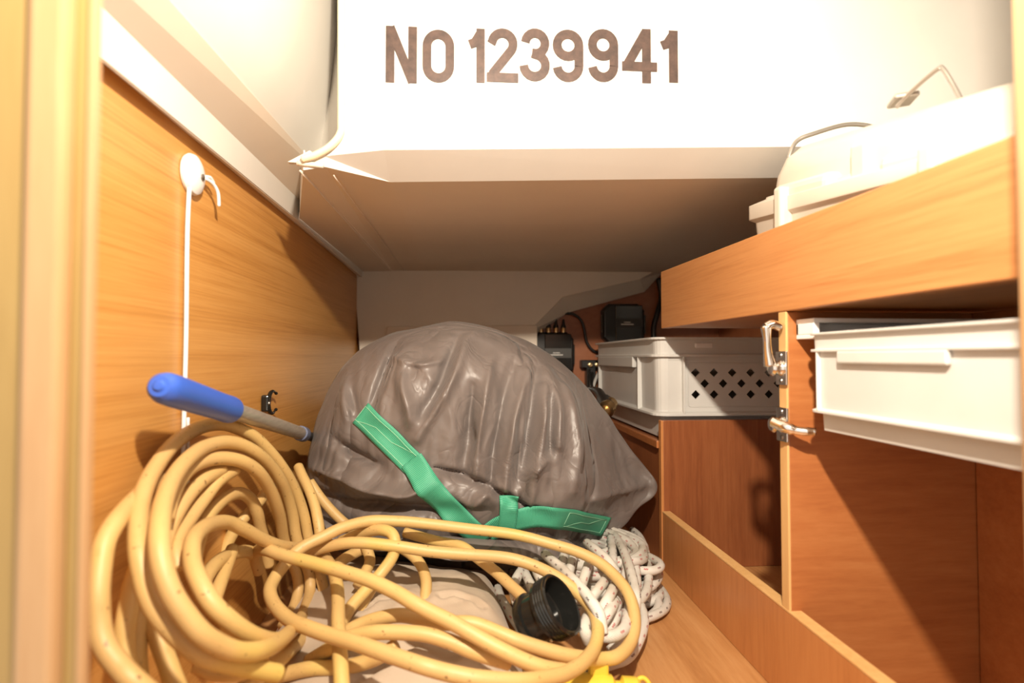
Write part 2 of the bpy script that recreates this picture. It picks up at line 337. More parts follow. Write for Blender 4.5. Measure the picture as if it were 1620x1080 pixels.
cpart(box('side_panel', (.668, .12, 0), (.684, YP - .001, .504), WOOD_DIV)); cpart(box('crate_stand', (XR + .004, YE + .017, 0), (.875, YB - .002, .262), WOOD_END)); cpart(box('crate_stand_rail', (XR - .006, YE + .017, .250), (XR + .004, YB - .01, .266), WOOD_DIV))
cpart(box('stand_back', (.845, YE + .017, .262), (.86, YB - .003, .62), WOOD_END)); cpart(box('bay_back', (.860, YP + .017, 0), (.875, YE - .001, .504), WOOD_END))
# white drawer rail screwed to the divider
bm = bmesh.new()
for a, b in (((.424, .668, .488), (.655, .7055, .4935)), ((.424, .668, .468), (.655, .7055, .4735)), ((.424, .668, .4735), (.432, .7055, .488)), ((.424, .700, .4735), (.655, .7055, .488))): add_box(bm, a, b)
cpart(bm_obj('crate_rail', bm, WHITE, bevel=.001))
# chrome catches on the divider edge
def catch(zc, lever):
    root = cpart(box('catch_plate', (XR - .0035, YP - .006, zc - .022), (XR - .0008, YP + .019, zc + .022), CHROME, bevel=.0008))
    bits = [lathe('catch_barrel', [(0,0),(.0095,0),(.0105,.002),(.0085,.005),(.0085,.009),(.0105,.012),(.008,.015),(0,.016)], CHROME, None, frame_to((-1,0,0), (XR - .003, YP + .006, zc)), 20)]
    for dz in (-.0165, .0165): bits.append(lathe('screw', [(0,0),(.0034,0),(.0028,.0012),(0,.0014)], SCREW, None, frame_to((-1,0,0), (XR - .0034, YP + .006, zc + dz)), 12))
    t = Tubes()
    for path, rr in lever: t.add(catmull(path, 6), rr, 10)
    bits.append(t.build('catch_lever', CHROME))
    for q in bits: q.parent = root      # the plate is modelled in world coordinates, so its sub-parts are too
    return root
L_UP = [([(XR-.018, YP+.006, .434), (XR-.021, YP+.006, .452), (XR-.022, YP+.006, .470), (XR-.023, YP+.006, .486)], [.0085,.0082,.0078,.0072,.0066,.006,.0056,.0054,.0052,.005,.005,.005,.0052,.0055,.006,.0065,.007,.0072,.006][:19]),
        ([(XR-.023, YP+.006, .484), (XR-.014, YP+.006, .488), (XR-.004, YP+.006, .484)], .006)]
L_LO = [([(XR-.018, YP+.002, .362), (XR-.010, YP-.012, .357), (XR+.004, YP-.022, .353), (XR+.020, YP-.030, .353)], [.0075]*10 + [.006]*6 + [.005]*3)]
c1 = catch(.431, L_UP); c2 = catch(.358, L_LO)

# ------------------------------------------------------------ crates
def rrect(cx, cy, hx, hy, r, z, seg=5):
    pts = []
    for sx, sy, a0 in ((1,-1,-PI/2), (1,1,0), (-1,1,PI/2), (-1,-1,PI)):
        for k in range(seg + 1):
            a = a0 + PI/2*k/seg
            pts.append((cx + sx*(hx - r) + r*math.cos(a), cy + sy*(hy - r) + r*math.sin(a), z))
    return pts       # the last->first edge is the flat -y side; seg..seg+1 the +x side ...
def loft(bm, rings, close_first=False, close_last=False, skip=()):
    R = [[bm.verts.new(p) for p in ring] for ring in rings]; n = len(R[0])
    for i in range(len(R) - 1):
        for k in range(n):
            if (i, k) in skip: continue
            bm.faces.new((R[i][k], R[i][(k+1) % n], R[i+1][(k+1) % n], R[i+1][k]))
    if close_first: bm.faces.new(R[0][::-1])
    if close_last: bm.faces.new(R[-1])
    return R
def crate(name, label, c, hx, hy, z0, s, ribs, lip, lipy, holes_front=True):
    """open stacking crate; s scales every height; c = centre (x, y)"""
    root = thing(name, label, 'crate', (c[0], c[1], z0)); cx, cy = 0, 0; q = s/.226
    r = .034*q; zb, zl, zm, zt = 0, lip*q, .186*q, .226*q
    def R(z, inset): return rrect(cx, cy, hx - inset, hy - inset, max(r - inset, .004), z)
    bm = bmesh.new(); w = .004*q; nseg = 6
    n = 4*nseg; flat = n - 1
    outer = [R(0, .026*q), R(zl - .004*q, .024*q), R(zl - .004*q, .002*q), R(zl + .002*q, .002*q), R(zl + .006*q, .012*q), R(zm - .004*q, .010*q), R(zm - .004*q, .0), R(zm + .002*q, .0), R(zm + .002*q, .009*q), R(zt - .005*q, .008*q), R(zt - .005*q, -.001*q), R(zt, -.001*q), R(zt, .012*q)]
    inner = [R(zl + .004*q, .016*q), R(zl - .002*q, .030*q), R(.004*q, .031*q)]
    skip = set()
    if holes_front: skip = {(4, flat)}
    rings = outer + inner
    if holes_front: skip.add((12, flat))
    loft(bm, rings, True, True, skip)
    if holes_front:      # inner wall above the pierced panel
        yy = -hy + .0125*q; x1 = hx - r
        add_box(bm, (-x1, yy - .0015*q, zm - .012*q), (x1, yy + .0035*q, zt - .001*q))
    body = bm_obj('crate_body', bm, CRATE, root, bevel=.0012*q)
    # ribs
    hgt = (zl + .002*q, zm - .003*q)
    def one_rib(p0, p1): bm = bmesh.new(); add_box(bm, p0, p1); bm_obj('rib', bm, CRATE, root, bevel=.0006)
    def rib_x(sx, y): one_rib((sx*(hx - .012*q), y - .002*q, hgt[0]), (sx*(hx - .001*q), y + .002*q, hgt[1]))
    def rib_y(sy, x): one_rib((x - .002*q, sy*(hy - .012*q), hgt[0]), (x + .002*q, sy*(hy - .001*q), hgt[1]))
    for sx in (-1, 1):
        for y in ribs: rib_x(sx, y)
    for sy in (-1, 1):
        for x in (-hx + .068*q, hx - .068*q): rib_y(sy, x)
    # handle lips on the long and short sides
    for sg in (-1, 1):
        bm = bmesh.new(); add_box(bm, (sg*(hx - .010*q), lipy[0], zm - .030*q), (sg*(hx + .001*q), lipy[1], zm - .003*q)); bm_obj('handle_lip', bm, CRATE, root, bevel=.002)
    # small rounded tab on the upper wall
    bm = bmesh.new(); add_box(bm, (-hx + .095*q, -hy + .005*q, zm + .016*q), (-hx + .137*q, -hy + .012*q, zm + .028*q)); bm_obj('tab', bm, WHITE, root, bevel=.003)
    if holes_front:
        bm = bmesh.new(); x0, x1 = -hx + r, hx - r; y = -hy + .012*q; edges = []
        def loop(pts):
            vv = [bm.verts.new(p) for p in pts]
            for i in range(len(vv)): edges.append(bm.edges.new((vv[i], vv[(i+1) % len(vv)])))
        loop([(x0, y, zl + .004*q), (x1, y, zl + .004*q), (x1, y, zm - .002*q), (x0, y, zm - .002*q)])
        hs = .0105*q; p = .0425*q; zc = (zl + zm)/2 + .002*q; xs = -hx + .098*q
        row = 0
        for dz in (.0245*q, 0, -.0245*q):
            k = 0
            while True:
                x = xs + (p/2 if row == 1 else 0) + k*p
                if x > hx - .09*q: break
                loop([(x - hs, y, zc + dz), (x, y, zc + dz - hs), (x + hs, y, zc + dz), (x, y, zc + dz + hs)]); k += 1
            row += 1
        bmesh.ops.triangle_fill(bm, use_beauty=True, edges=edges)
        g = bmesh.ops.extrude_face_region(bm, geom=list(bm.faces)); bmesh.ops.translate(bm, vec=(0, w, 0), verts=[e for e in g['geom'] if isinstance(e, bmesh.types.BMVert)])
        bm_obj('pierced_panel', bm, CRATE, root)
        # raised rounded frame round the pierced field
        t = Tubes(); fx0, fx1, fz0, fz1 = -hx + .080*q, hx - .080*q, zl + .016*q, zm - .018*q; rr = .008*q; path = []
        for ccx, ccz, a0 in ((fx1 - rr, fz0 + rr, -PI/2), (fx1 - rr, fz1 - rr, 0), (fx0 + rr, fz1 - rr, PI/2), (fx0 + rr, fz0 + rr, PI)):
            for k in range(5):
                a = a0 + PI/2*k/4; path.append((ccx + rr*math.cos(a), y, ccz + rr*math.sin(a)))
        t.add(path, .0016*q, 6, True); t.build('panel_bead', CRATE, root)
    return root
crate('storage_crate', 'white plastic crate with diamond-pierced end standing behind the cabinet, beside the bag', (.600, 1.50), .198, .298, .267, .222, (-.17, .235), .055, (-.135, .225))
crate('storage_crate', 'white plastic crate in the near bay under the front board, hanging on a rail', (.532, .46), .122, .205, .358, .116, (.183, -.183), .046, (-.002, .145), False)

bm = bmesh.new(); rg = random.Random(5); rings = []  # plain dark filler, contents unseen; added so the crate's diamond holes read dark
for zz, ins in ((.004, .012), (.03, .0), (.09, .002), (.125, .02), (.14, .06)):
    rings.append([(p[0] + rg.uniform(-.003, .003), p[1] + rg.uniform(-.003, .003), zz + rg.uniform(-.003, .003)) for p in rrect(0, 0, .150 - ins, .245 - ins, .03, 0)])
loft(bm, rings, True, True); bd = bm_obj('dark_filler', bm, DARKGREY, None, True); bd.location = (.600, 1.50, .273)
tag(bd, 'dark bundle added inside the pierced crate to darken its diamond holes', 'filler')

# ------------------------------------------------------------ white container on the shelf
tank = thing('lidded_container', 'cream plastic container with wire bail handles on the cabinet shelf', 'container', (.56, .68, .522))
def wedge(bm):          # the container is lower towards the door
    for v_ in bm.verts: v_.co.z *= max(.35, min(1.02, 1 - .80*(.86 - (v_.co.y + .68))))
def tring(x0, x1, y0, y1, r, z): return rrect((x0+x1)/2 - .56, (y0+y1)/2 - .68, (x1-x0)/2, (y1-y0)/2, r, z - .522)
bm = bmesh.new()
loft(bm, [tring(.452,.74,.30,.850,.02,.523), tring(.444,.75,.29,.860,.022,.655), tring(.438,.756,.285,.868,.02,.660), tring(.438,.756,.285,.868,.02,.682), tring(.452,.745,.295,.850,.03,.690), tring(.452,.745,.295,.850,.03,.693)], True, True)
wedge(bm); bm_obj('tank_base', bm, TANK, tank, True, bevel=.004).modifiers.new('es', 'EDGE_SPLIT').split_angle = math.radians(50)
bm = bmesh.new()
loft(bm, [tring(.458,.735,.30,.842,.035,.685), tring(.459,.734,.30,.836,.04,.722), tring(.464,.730,.305,.825,.045,.748), tring(.476,.718,.318,.806,.045,.764), tring(.50,.695,.34,.775,.045,.770)], False, True)
wedge(bm); ld = bm_obj('tank_lid', bm, TANK, tank, True)
# moulded ribs and pockets on the side that faces the locker
def rib(y0, y1, z0, z1, x=.452, dx=.012, bev=.005, nm='moulded_rib'):
    bm = bmesh.new(); add_box(bm, (x - .56, y0 - .68, z0 - .522), (x + dx - .56, y1 - .68, z1 - .522)); wedge(bm); return bm_obj(nm, bm, TANK, tank, bevel=bev, seg=3)
for y in (.62, .40): rib(y - .014, y + .014, .66, .735, .449, .03)
rib(.66, .79, .655, .705, .440, .03, .012, 'moulded_pocket'); rib(.45, .58, .655, .705, .440, .03, .012, 'moulded_pocket')
for y in (.755, .50): rib(y - .010, y + .010, .60, .697, .428, .02, .005, 'handle_socket')
def wire(name, pts, r=.0028, mat=STEEL): 
    o = tube(name, [(p[0]-.56, p[1]-.68, p[2]-.522) for p in pts], r, mat, tank); return o
wire('bail_handle', [(0.4746,0.8,0.6906),(0.4722,0.8,0.7283),(0.4774,0.8,0.7511),(0.4874,0.8,0.7665),(0.5069,0.795,0.7746),(0.5577,0.79,0.7884),(0.5982,0.785,0.7829),(0.6283,0.78,0.7631)], .0032)
wire('bail_handle', [(0.4825,0.6,0.7272),(0.4852,0.59,0.7342),(0.4894,0.57,0.7431),(0.4938,0.555,0.7488),(0.495,0.55,0.7463),(0.498,0.54,0.7222),(0.4979,0.53,0.7),(0.4949,0.52,0.6827)], .0022)
GPt = [(0.4985,0.61,0.741)][0]
bm = bmesh.new(); add_box(bm, (-.012,-.024,-.003), (.012,.024,.003)); g = bm_obj('handle_grip', bm, STEEL, tank, bevel=.002); g.location = (GPt[0]-.56, GPt[1]-.68, GPt[2]-.522); g.rotation_euler = (.15, 0, -.5)

# ------------------------------------------------------------ registration number
num = thing('registration_number', 'brown mirror-finish registration number NO 1239941 stuck on the white panel', 'lettering', [(0.0928,0.829,0.8912)][0])
def arc(cx, cy, rx, ry, a0, a1, n=14): return [(cx + rx*math.cos(math.radians(a0+(a1-a0)*i/n)), cy + ry*math.sin(math.radians(a0+(a1-a0)*i/n))) for i in range(n+1)]
W = .168      # stroke width relative to glyph height; glyph box 0..w x 0..1, strokes along centre lines
h = W/2
NINE = [arc(.30, .70, .20, .20, 0, 360, 24)], [[(.50, .70)] + arc(.30, .30, .20, .20, 0, -175, 12)]
GL = {'N': (.60, [[(h, 0), (h, 1)], [(.60-h, 0), (.60-h, 1)], [(h, .98), (.60-h, .02)]]),
      'O': (.64, [arc(.32, .68, .22, .22, 0, 180) + arc(.32, .32, .22, .22, 180, 360) + [(.54, .68)]]),
      '1': (.30, [[(.30-h, 0), (.30-h, 1)], [(.0, .70), (.10, .74), (.20, .90)]]),
      '2': (.60, [[(h, .70)] + arc(.30, .70, .20, .20, 170, -35, 14) + [(.12, .16), (.10, .05)], [(0, h), (.60, h)]]),
      '3': (.60, [arc(.30, .71, .19, .19, 175, -80, 14) + [(.24, .53)], [(.24, .53)] + arc(.29, .305, .21, .205, 85, -178, 14)]),
      '9': (.61, [arc(.305, .695, .205, .205, 0, 360, 24), [(.51, .70), (.51, .31)] + arc(.305, .31, .205, .21, 0, -172, 12)]),
      '4': (.66, [[(.46, 0), (.46, 1)], [(.44, .93), (.10, .33)], [(.0, .30), (.66, .30)]])}
def ribbon2(pts, w, closed=False):
    """flat stroke outline (left/right points with mitres)"""
    n = len(pts); Lp = []; Rp = []
    for i in range(n):
        a = Vector(pts[max(i-1, 0)]); b = Vector(pts[i]); c = Vector(pts[min(i+1, n-1)])
        if closed and i in (0, n-1): a = Vector(pts[n-2]); c = Vector(pts[1])
        d1 = (b-a).normalized() if (b-a).length > 1e-6 else (c-b).normalized(); d2 = (c-b).normalized() if (c-b).length > 1e-6 else d1
        n1 = Vector((-d1.y, d1.x)); n2 = Vector((-d2.y, d2.x)); mm = (n1+n2); mm = mm.normalized() if mm.length > 1e-6 else n1
        k = w/2/max(.55, mm.dot(n1)); Lp.append(b + mm*k); Rp.append(b - mm*k)
    return Lp, Rp
CH = [('N',610,660,43,130),('O',667,720,47,131),('1',743,767,46,130),('2',770,820,45,129),('3',822,871,45,129),('9',873,924,47,130),('9',929,979,46,130),('4',984,1039,47,130),('1',1047,1072,49,130)]
CORN = [(-0.12,0.829,0.845),(-0.0749,0.829,0.9284),(-0.0681,0.829,0.8461),(-0.0195,0.829,0.9271),(0.002,0.829,0.8496),(0.0242,0.829,0.9301),(0.0271,0.829,0.8515),(0.0739,0.829,0.9333),(0.0758,0.829,0.8534),(0.1223,0.829,0.9355),(0.124,0.829,0.8543),(0.1729,0.829,0.9359),(0.1774,0.829,0.8563),(0.226,0.829,0.9392),(0.2304,0.829,0.8583),(0.2845,0.829,0.9409),(0.2918,0.829,0.8607),(0.3169,0.829,0.9404)]
for i, (ch, *_r) in enumerate(CH):
    p0, p1 = CORN[2*i], CORN[2*i+1]; gw, strokes = GL[ch]; sx = (p1[0]-p0[0])/gw; sz = p1[2]-p0[2]
    bm = bmesh.new()
    for si, st in enumerate(strokes):
        lo, ro = ribbon2(st, W, (Vector(st[0])-Vector(st[-1])).length < .01 and len(st) > 8); y = -.0006 - .00012*si
        vl = [bm.verts.new((p0[0]+q.x*sx-num.location.x, y, p0[2]+q.y*sz-num.location.z)) for q in lo]; vr = [bm.verts.new((p0[0]+q.x*sx-num.location.x, y, p0[2]+q.y*sz-num.location.z)) for q in ro]
        for j in range(len(st)-1): bm.faces.new((vl[j], vl[j+1], vr[j+1], vr[j]))
    o = bm_obj('letter' if ch in 'NO' else 'digit', bm, VINYL, num); m = o.modifiers.new('solid', 'SOLIDIFY'); m.thickness = .0005; m.offset = 0

# ------------------------------------------------------------ things on the left wall
B = [(-0.343,0.7288,0.6716)][0]
kn = thing('cord_button', 'white round plastic button holding a white cord on the left wood wall', 'button', B)
lathe('disc', [(.0245,0),(.0255,.003),(.024,.007),(.018,.0105),(.010,.0125),(0,.013)], WHITE, kn, frame_to((1,0,0), (-.001,0,0)))
lathe('screw', [(.0042,.0128),(.0040,.0145),(.002,.0150),(0,.0150)], SCREW, kn, frame_to((1,0,0), (-.001,.004,-.002)))
tube('cord', [(.004,-.012,-.02), (.003,-.013,-.08), (.003,-.012,-.20), (.003,-.014,-.32), (.003,-.013,-.42), (.004,-.006,-.47)], .0026, WHITE, kn)
tube('cord', [(.003,-.004,-.30), (.003,-.002,-.36), (.003,-.003,-.43)], .0018, WHITE, kn)
tube('cord_tail', [(.008,.020,.002), (.012,.034,-.001), (.014,.044,-.010), (.013,.050,-.026)], .0022, WHITE, kn); tube('cord_tail', [(.008,.020,.004), (.010,.030,.006), (.010,.040,.002)], .002, WHITE, kn)
PA, PM, PE = [(-0.2909,0.575,0.4151),(-0.3053,0.735,0.3837),(-0.3034,1.09,0.3015)]; PA, PM, PE = Vector(PA), Vector(PM), Vector(PE); ax = (PM-PA).normalized()
pole = thing('boat_hook_pole', 'aluminium pole with a blue plastic grip leaning against the left wall', 'pole', PA); lg = (PM-PA).length
ax2 = (PE-PM).normalized(); ax = (PE-PA).normalized(); Lp = (PE-PA).length; PM2 = ax*lg
lathe('grip', [(0,-.016),(.004,-.0155),(.006,-.013),(.010,-.0125),(.0135,-.008),(.0155,0),(.0162,.02),(.0160,lg-.03),(.0168,lg-.008),(.0165,lg),(.012,lg+.001)], BLUE, pole, frame_to(ax, (0,0,0)))
lathe('shaft', [(.0112,lg-.01),(.0112,Lp),(0,Lp)], ALU, pole, frame_to(ax, (0,0,0)))
lathe('collar', [(.0113,Lp-.03),(.0135,Lp-.028),(.0140,Lp-.006),(.0125,Lp),(0,Lp)], BLUEGREY, pole, frame_to(ax, (0,0,0))); lathe('inner_shaft', [(.0085,Lp-.004),(.0085,Lp+.25),(0,Lp+.25)], DARKGREY, pole, frame_to(ax, (0,0,0)))
K = [(-0.344,0.9825,0.3679)][0]
clip = thing('pole_clip', 'small black spring clip screwed to the left wood wall', 'clip', K)
t = Tubes(); t.add([(.010, .026 + .021*math.cos(a), .0 + .019*math.sin(a)) for a in [math.radians(48 + 264*i/20) for i in range(21)]], [.0016 + .0024*math.sin(PI*i/20) for i in range(21)], 8)
for a in (48, 312): t.add([(.010, .026 + .021*math.cos(math.radians(a)) + d, .019*math.sin(math.radians(a))) for d in (0, .004, .006)], [.002,.003,.001], 8)
t.build('clip_jaws', BLACK_G, clip); box('clip_base', (0,-.002,-.014), (.012,.009,.014), BLACK_G, clip, .003); lathe('screw', [(.004,0),(.003,.002),(0,.0022)], SCREW, clip, frame_to((1,0,0), (.012,.003,0)), 12)

# ------------------------------------------------------------ electrics on the bulkhead
def breaker(label, px0, px1, terminals):
    c = ((px0[0]+px1[0])/2, YB, (px0[2]+px1[2])/2); w = (px1[0]-px0[0])/2; hh = (px0[2]-px1[2])/2; ch = .022
    root = thing('electrical_box', label, 'electrical box', c, 'electrical boxes on the bulkhead')
    def octa(w, hh, ch, y): return [(-w+ch, y, -hh), (w-ch, y, -hh), (w, y, -hh+ch), (w, y, hh-ch), (w-ch, y, hh), (-w+ch, y, hh), (-w, y, hh-ch), (-w, y, -hh+ch)]
    bm = bmesh.new(); loft(bm, [octa(w, hh, ch, 0), octa(w, hh, ch, -.028), octa(w-.006, hh-.006, ch*.9, -.036)], True, True); bm_obj('case', bm, BLACK, root, bevel=.002)
    box('cover', (-w*.42, -.040, -hh+.008), (w*.86, -.035, hh-.006), BLACK_G, root, .003); box('label_band', (-w*.42, -.0415, -.012), (w*.86, -.039, hh*.28), DARKGREY, root, .001)
    box('print_line', (-.002, -.0425, .004), (.020, -.0415, .0065), PRINT, root, 0); box('print_line', (-.012, -.0425, -.003), (.030, -.0415, .0005), PRINT, root, 0)
    for s in (-1, 1): box('side_clip', (s*w-.003, -.03, -hh*.45), (s*w+.003, -.012, hh*.45), BLACK_G, root, .001)
    if terminals:
        for k in range(4):
            x = -w*.55 + k*w*.36
            tm = lathe('terminal', [(.008,hh-.004),(.008,hh+.014),(.0075,hh+.015),(0,hh+.015)], BRASS, root, frame_to((0,0,1), (x, -.018, 0)), 14)
            lathe('terminal_boot', [(.008,hh+.014),(.008,hh+.02),(.005,hh+.026),(.0035,hh+.042),(0,hh+.043)], BLACK, tm, frame_to((0,0,1), (x, -.018, 0)), 14)
    return root
q = [(0.2081,1.83,0.5268),(0.3443,1.83,0.3813),(0.4393,1.83,0.6208),(0.5801,1.83,0.4865)]
breaker('black eight-sided electrical box with four terminals on top, behind the bag', q[0], q[1], True); breaker('black eight-sided electrical box higher up, above the pierced crate', q[2], q[3], False)
tag(tube('electrical_wire', [(0.2438,1.85,0.5735),(0.2891,1.845,0.5858),(0.3394,1.845,0.5882),(0.3688,1.845,0.5696),(0.3813,1.845,0.5385),(0.3896,1.845,0.4969),(0.4105,1.845,0.4678),(0.4464,1.845,0.4554)], .0045, BLACK), 'dark wire curving down the bulkhead between the two black boxes', 'wire')
tag(tube('electrical_wire', [(0.6319,1.84,0.7074),(0.64,1.84,0.6443),(0.6233,1.83,0.5908),(0.6102,1.83,0.5386),(0.6138,1.83,0.4554)], .009, BLACK), 'thick black wire running down beside the cabinet end', 'wire')
bus = thing('bus_bar', 'black bus bar with brass studs and tangled wires behind the pierced crate', 'bus bar', [(0.4029,1.84,0.4243)][0])
box('bar', (-.035,-.02,-.014), (.06,.018,.012), BLACK, bus, .003); box('mount', (-.018,-.02,-.09), (.012,.018,-.01), BLACK, bus, .003)
for x in (-.008, .014, .036): lathe('stud', [(.007,0),(.007,.012),(.004,.013),(.004,.02),(0,.02)], BRASS, bus, frame_to((0,-1,0), (x,-.02,-.004)), 12)
for i, pts in enumerate(([(.02,-.02,-.03),(.0,-.05,-.06),(-.012,-.06,-.10)], [(.0,-.02,-.03),(-.01,-.06,-.08),(-.02,-.07,-.15)], [(-.01,-.02,-.02),(-.014,-.05,-.07),(-.01,-.06,-.14)])): tube('lead', pts, .005, (CRATE, BLACK, BLACK)[i], bus)
fit = thing('hose_fitting', 'brass pipe fitting poking out between the bag and the pierced crate', 'fitting', [(0.3362,1.36,0.321)][0])
lathe('fitting_body', [(0,-.03),(.016,-.03),(.016,-.01),(.021,-.008),(.021,.008),(.014,.010),(.014,.03),(.010,.031),(.010,.02),(0,.02)], BRASS, fit, frame_to((-.5,-.6,-.35), (0,0,0)), 16); lathe('fitting_cap', [(0,.0),(.022,.0),(.022,.05),(0,.05)], BLACK, fit, frame_to((.1,.9,.2), (0,0,0)), 16); tube('hose', [(.003,.04,.009), (.01,.14,.03), (.0,.26,.02), (-.02,.38,-.03), (-.02,.49,-.05)], .014, BLACK, fit)

# ------------------------------------------------------------ sail bag
SIL = [(p[0], p[2]) for p in [(-0.3033,1.18,0.1312),(-0.3178,1.18,0.2199),(-0.3085,1.18,0.2856),(-0.2806,1.18,0.372),(-0.2334,1.18,0.445),(-0.1702,1.18,0.4876),(-0.0883,1.18,0.5087),(-0.0131,1.18,0.5182),(0.0655,1.18,0.5001),(0.1448,1.18,0.4661),(0.222,1.18,0.4092),(0.2782,1.18,0.3428),(0.3346,1.18,0.2602),(0.3939,1.18,0.1773),(0.3555,1.18,0.1305),(0.3107,1.18,0.0841),(0.2502,1.18,0.0412),(0.1574,1.18,0.0177),(0.001,1.18,0.017),(-0.1522,1.18,0.0251),(-0.2529,1.18,0.0594)]]
silc = [(q.x, q.y) for q in catmull([(a, b, 0) for a, b in SIL], 15, True)]
NR = 110; CXZ = (.035, .275); YS = 1.17
FOLDS = []   # (polyline in x/z, height, width)
def fold(pts, hgt, wid): FOLDS.append(([(p[0], p[2]) for p in catmull(pts, 4)], hgt, wid))
YF = 1.0
fold([(0.0146,1.1,0.4975),(-0.008,1.04,0.4565),(-0.0263,1.0,0.4064),(-0.0546,1.0,0.357),(-0.0848,1.0,0.3081)], .011, .010)
fold([(-0.0146,1.1,0.4876),(-0.032,1.04,0.445),(-0.0492,1.0,0.3954),(-0.0785,1.0,0.3462)], -.012, .011)
fold([(0.0612,1.0,0.2096),(0.07,1.0,0.2843),(0.0867,1.0,0.3616),(0.1101,1.03,0.422)], .010, .009); fold([(0.0391,1.0,0.2243),(0.0467,1.0,0.2956),(0.0633,1.0,0.3728),(0.0825,1.03,0.4335)], -.009, .010)
fold([(0.1056,1.0,0.1956),(0.1225,1.0,0.2947),(0.1361,1.0,0.3724),(0.1449,1.03,0.4162)], .011, .009); fold([(0.0867,1.0,0.207),(0.1001,1.0,0.295),(0.1147,1.0,0.3725),(0.1287,1.03,0.4277)], -.011, .009)
fold([(0.1562,1.0,0.2944),(0.1609,1.0,0.3611),(0.1533,1.04,0.4217)], .011, .009); fold([(0.1404,1.0,0.2779),(0.145,1.0,0.3389),(0.1486,1.04,0.3753)], -.010, .007)
fold([(0.0137,1.0,0.2411),(0.0191,1.0,0.3069),(0.0311,1.0,0.3841),(0.0457,1.03,0.445)], .009, .010); fold([(-0.005,1.0,0.2524),(0.0025,1.0,0.3291),(0.009,1.0,0.3952)], -.008, .010)
fold([(-0.1348,1.1,0.4691),(-0.1494,1.07,0.4274),(-0.1584,1.04,0.3939),(-0.1683,1.02,0.3594)], -.014, .009); fold([(-0.1088,1.08,0.4509),(-0.1125,1.03,0.4055),(-0.0981,1.0,0.3519),(-0.1001,1.0,0.3322)], .010, .012)
fold([(-0.2291,1.1,0.4151),(-0.226,1.07,0.381),(-0.2115,1.04,0.3377)], .012, .012); fold([(-0.2108,1.08,0.3862),(-0.1979,1.05,0.3479)], -.008, .01)
fold([(-0.2923,1.12,0.2396),(-0.2261,1.05,0.237),(-0.1652,1.02,0.2234),(-0.0974,1.0,0.219),(-0.0542,1.0,0.2477)], .014, .013); fold([(-0.2824,1.12,0.1914),(-0.2035,1.05,0.1892),(-0.1081,1.0,0.1943),(0.0006,1.0,0.1867)], -.015, .016)
fold([(-0.2446,1.08,0.2987),(-0.2002,1.03,0.2773),(-0.1515,1.0,0.26)], -.012, .012); fold([(-0.1915,1.04,0.3375),(-0.1303,1.0,0.3085),(-0.0868,1.0,0.2536)], -.006, .012)
fold([(-0.0542,1.0,0.2586),(0.0225,1.0,0.2333),(0.1001,1.0,0.1902),(0.1447,1.0,0.1706)], -.011, .007); fold([(0.0006,1.0,0.1867),(0.0336,1.0,0.2189),(0.0556,1.0,0.2295)], .007, .012)
fold([(0.235,1.0,0.182),(0.3156,1.08,0.1778),(0.3812,1.15,0.1816)], .012, .02); fold([(0.1838,1.06,0.4034),(0.1997,1.02,0.3136),(0.1842,1.0,0.2163)], .016, .02)
fold([(0.1337,1.0,0.2724),(0.1001,1.0,0.2453),(0.0778,1.0,0.1961)], .010, .010); fold([(-0.1429,1.09,0.451),(-0.0902,1.03,0.4337),(-0.0452,1.03,0.4393)], .007, .008)
def seg_d(p, a, b):
    vx, vy = b[0]-a[0], b[1]-a[1]; L2 = vx*vx + vy*vy
    t = 0 if L2 < 1e-12 else max(0, min(1, ((p[0]-a[0])*vx + (p[1]-a[1])*vy)/L2))
    return math.hypot(p[0]-a[0]-t*vx, p[1]-a[1]-t*vy), t
def fold_h(x, z):
    s = 0
    for pl, hg, wd in FOLDS:
        best = 9; bi = 0; n = len(pl) - 1
        for i in range(n):
            d, t = seg_d((x, z), pl[i], pl[i+1])
            if d < best: best = d; bi = (i+t)/n
        if best < wd*3: s += 2.3*hg*(.45*math.exp(-(best/wd)**2) + .6/(1 + (best/(wd*.6))**2)**1.5)*(.35 + .65*math.sin(PI*min(1, max(0, bi*.86 + .07))))
    return s
bv = []; bf = []; n = len(silc)
def bulge(r, x, z, front):
    D = .215 if front else .30
    k = 1 - .45*max(0, min(1, (x - .18)/.2))          # flatter towards the pointed right end
    low = max(0, min(1, (.20 - z)/.2)); k *= 1 - .25*low
    return D*k*max(0, 1 - r**2.3)**.62
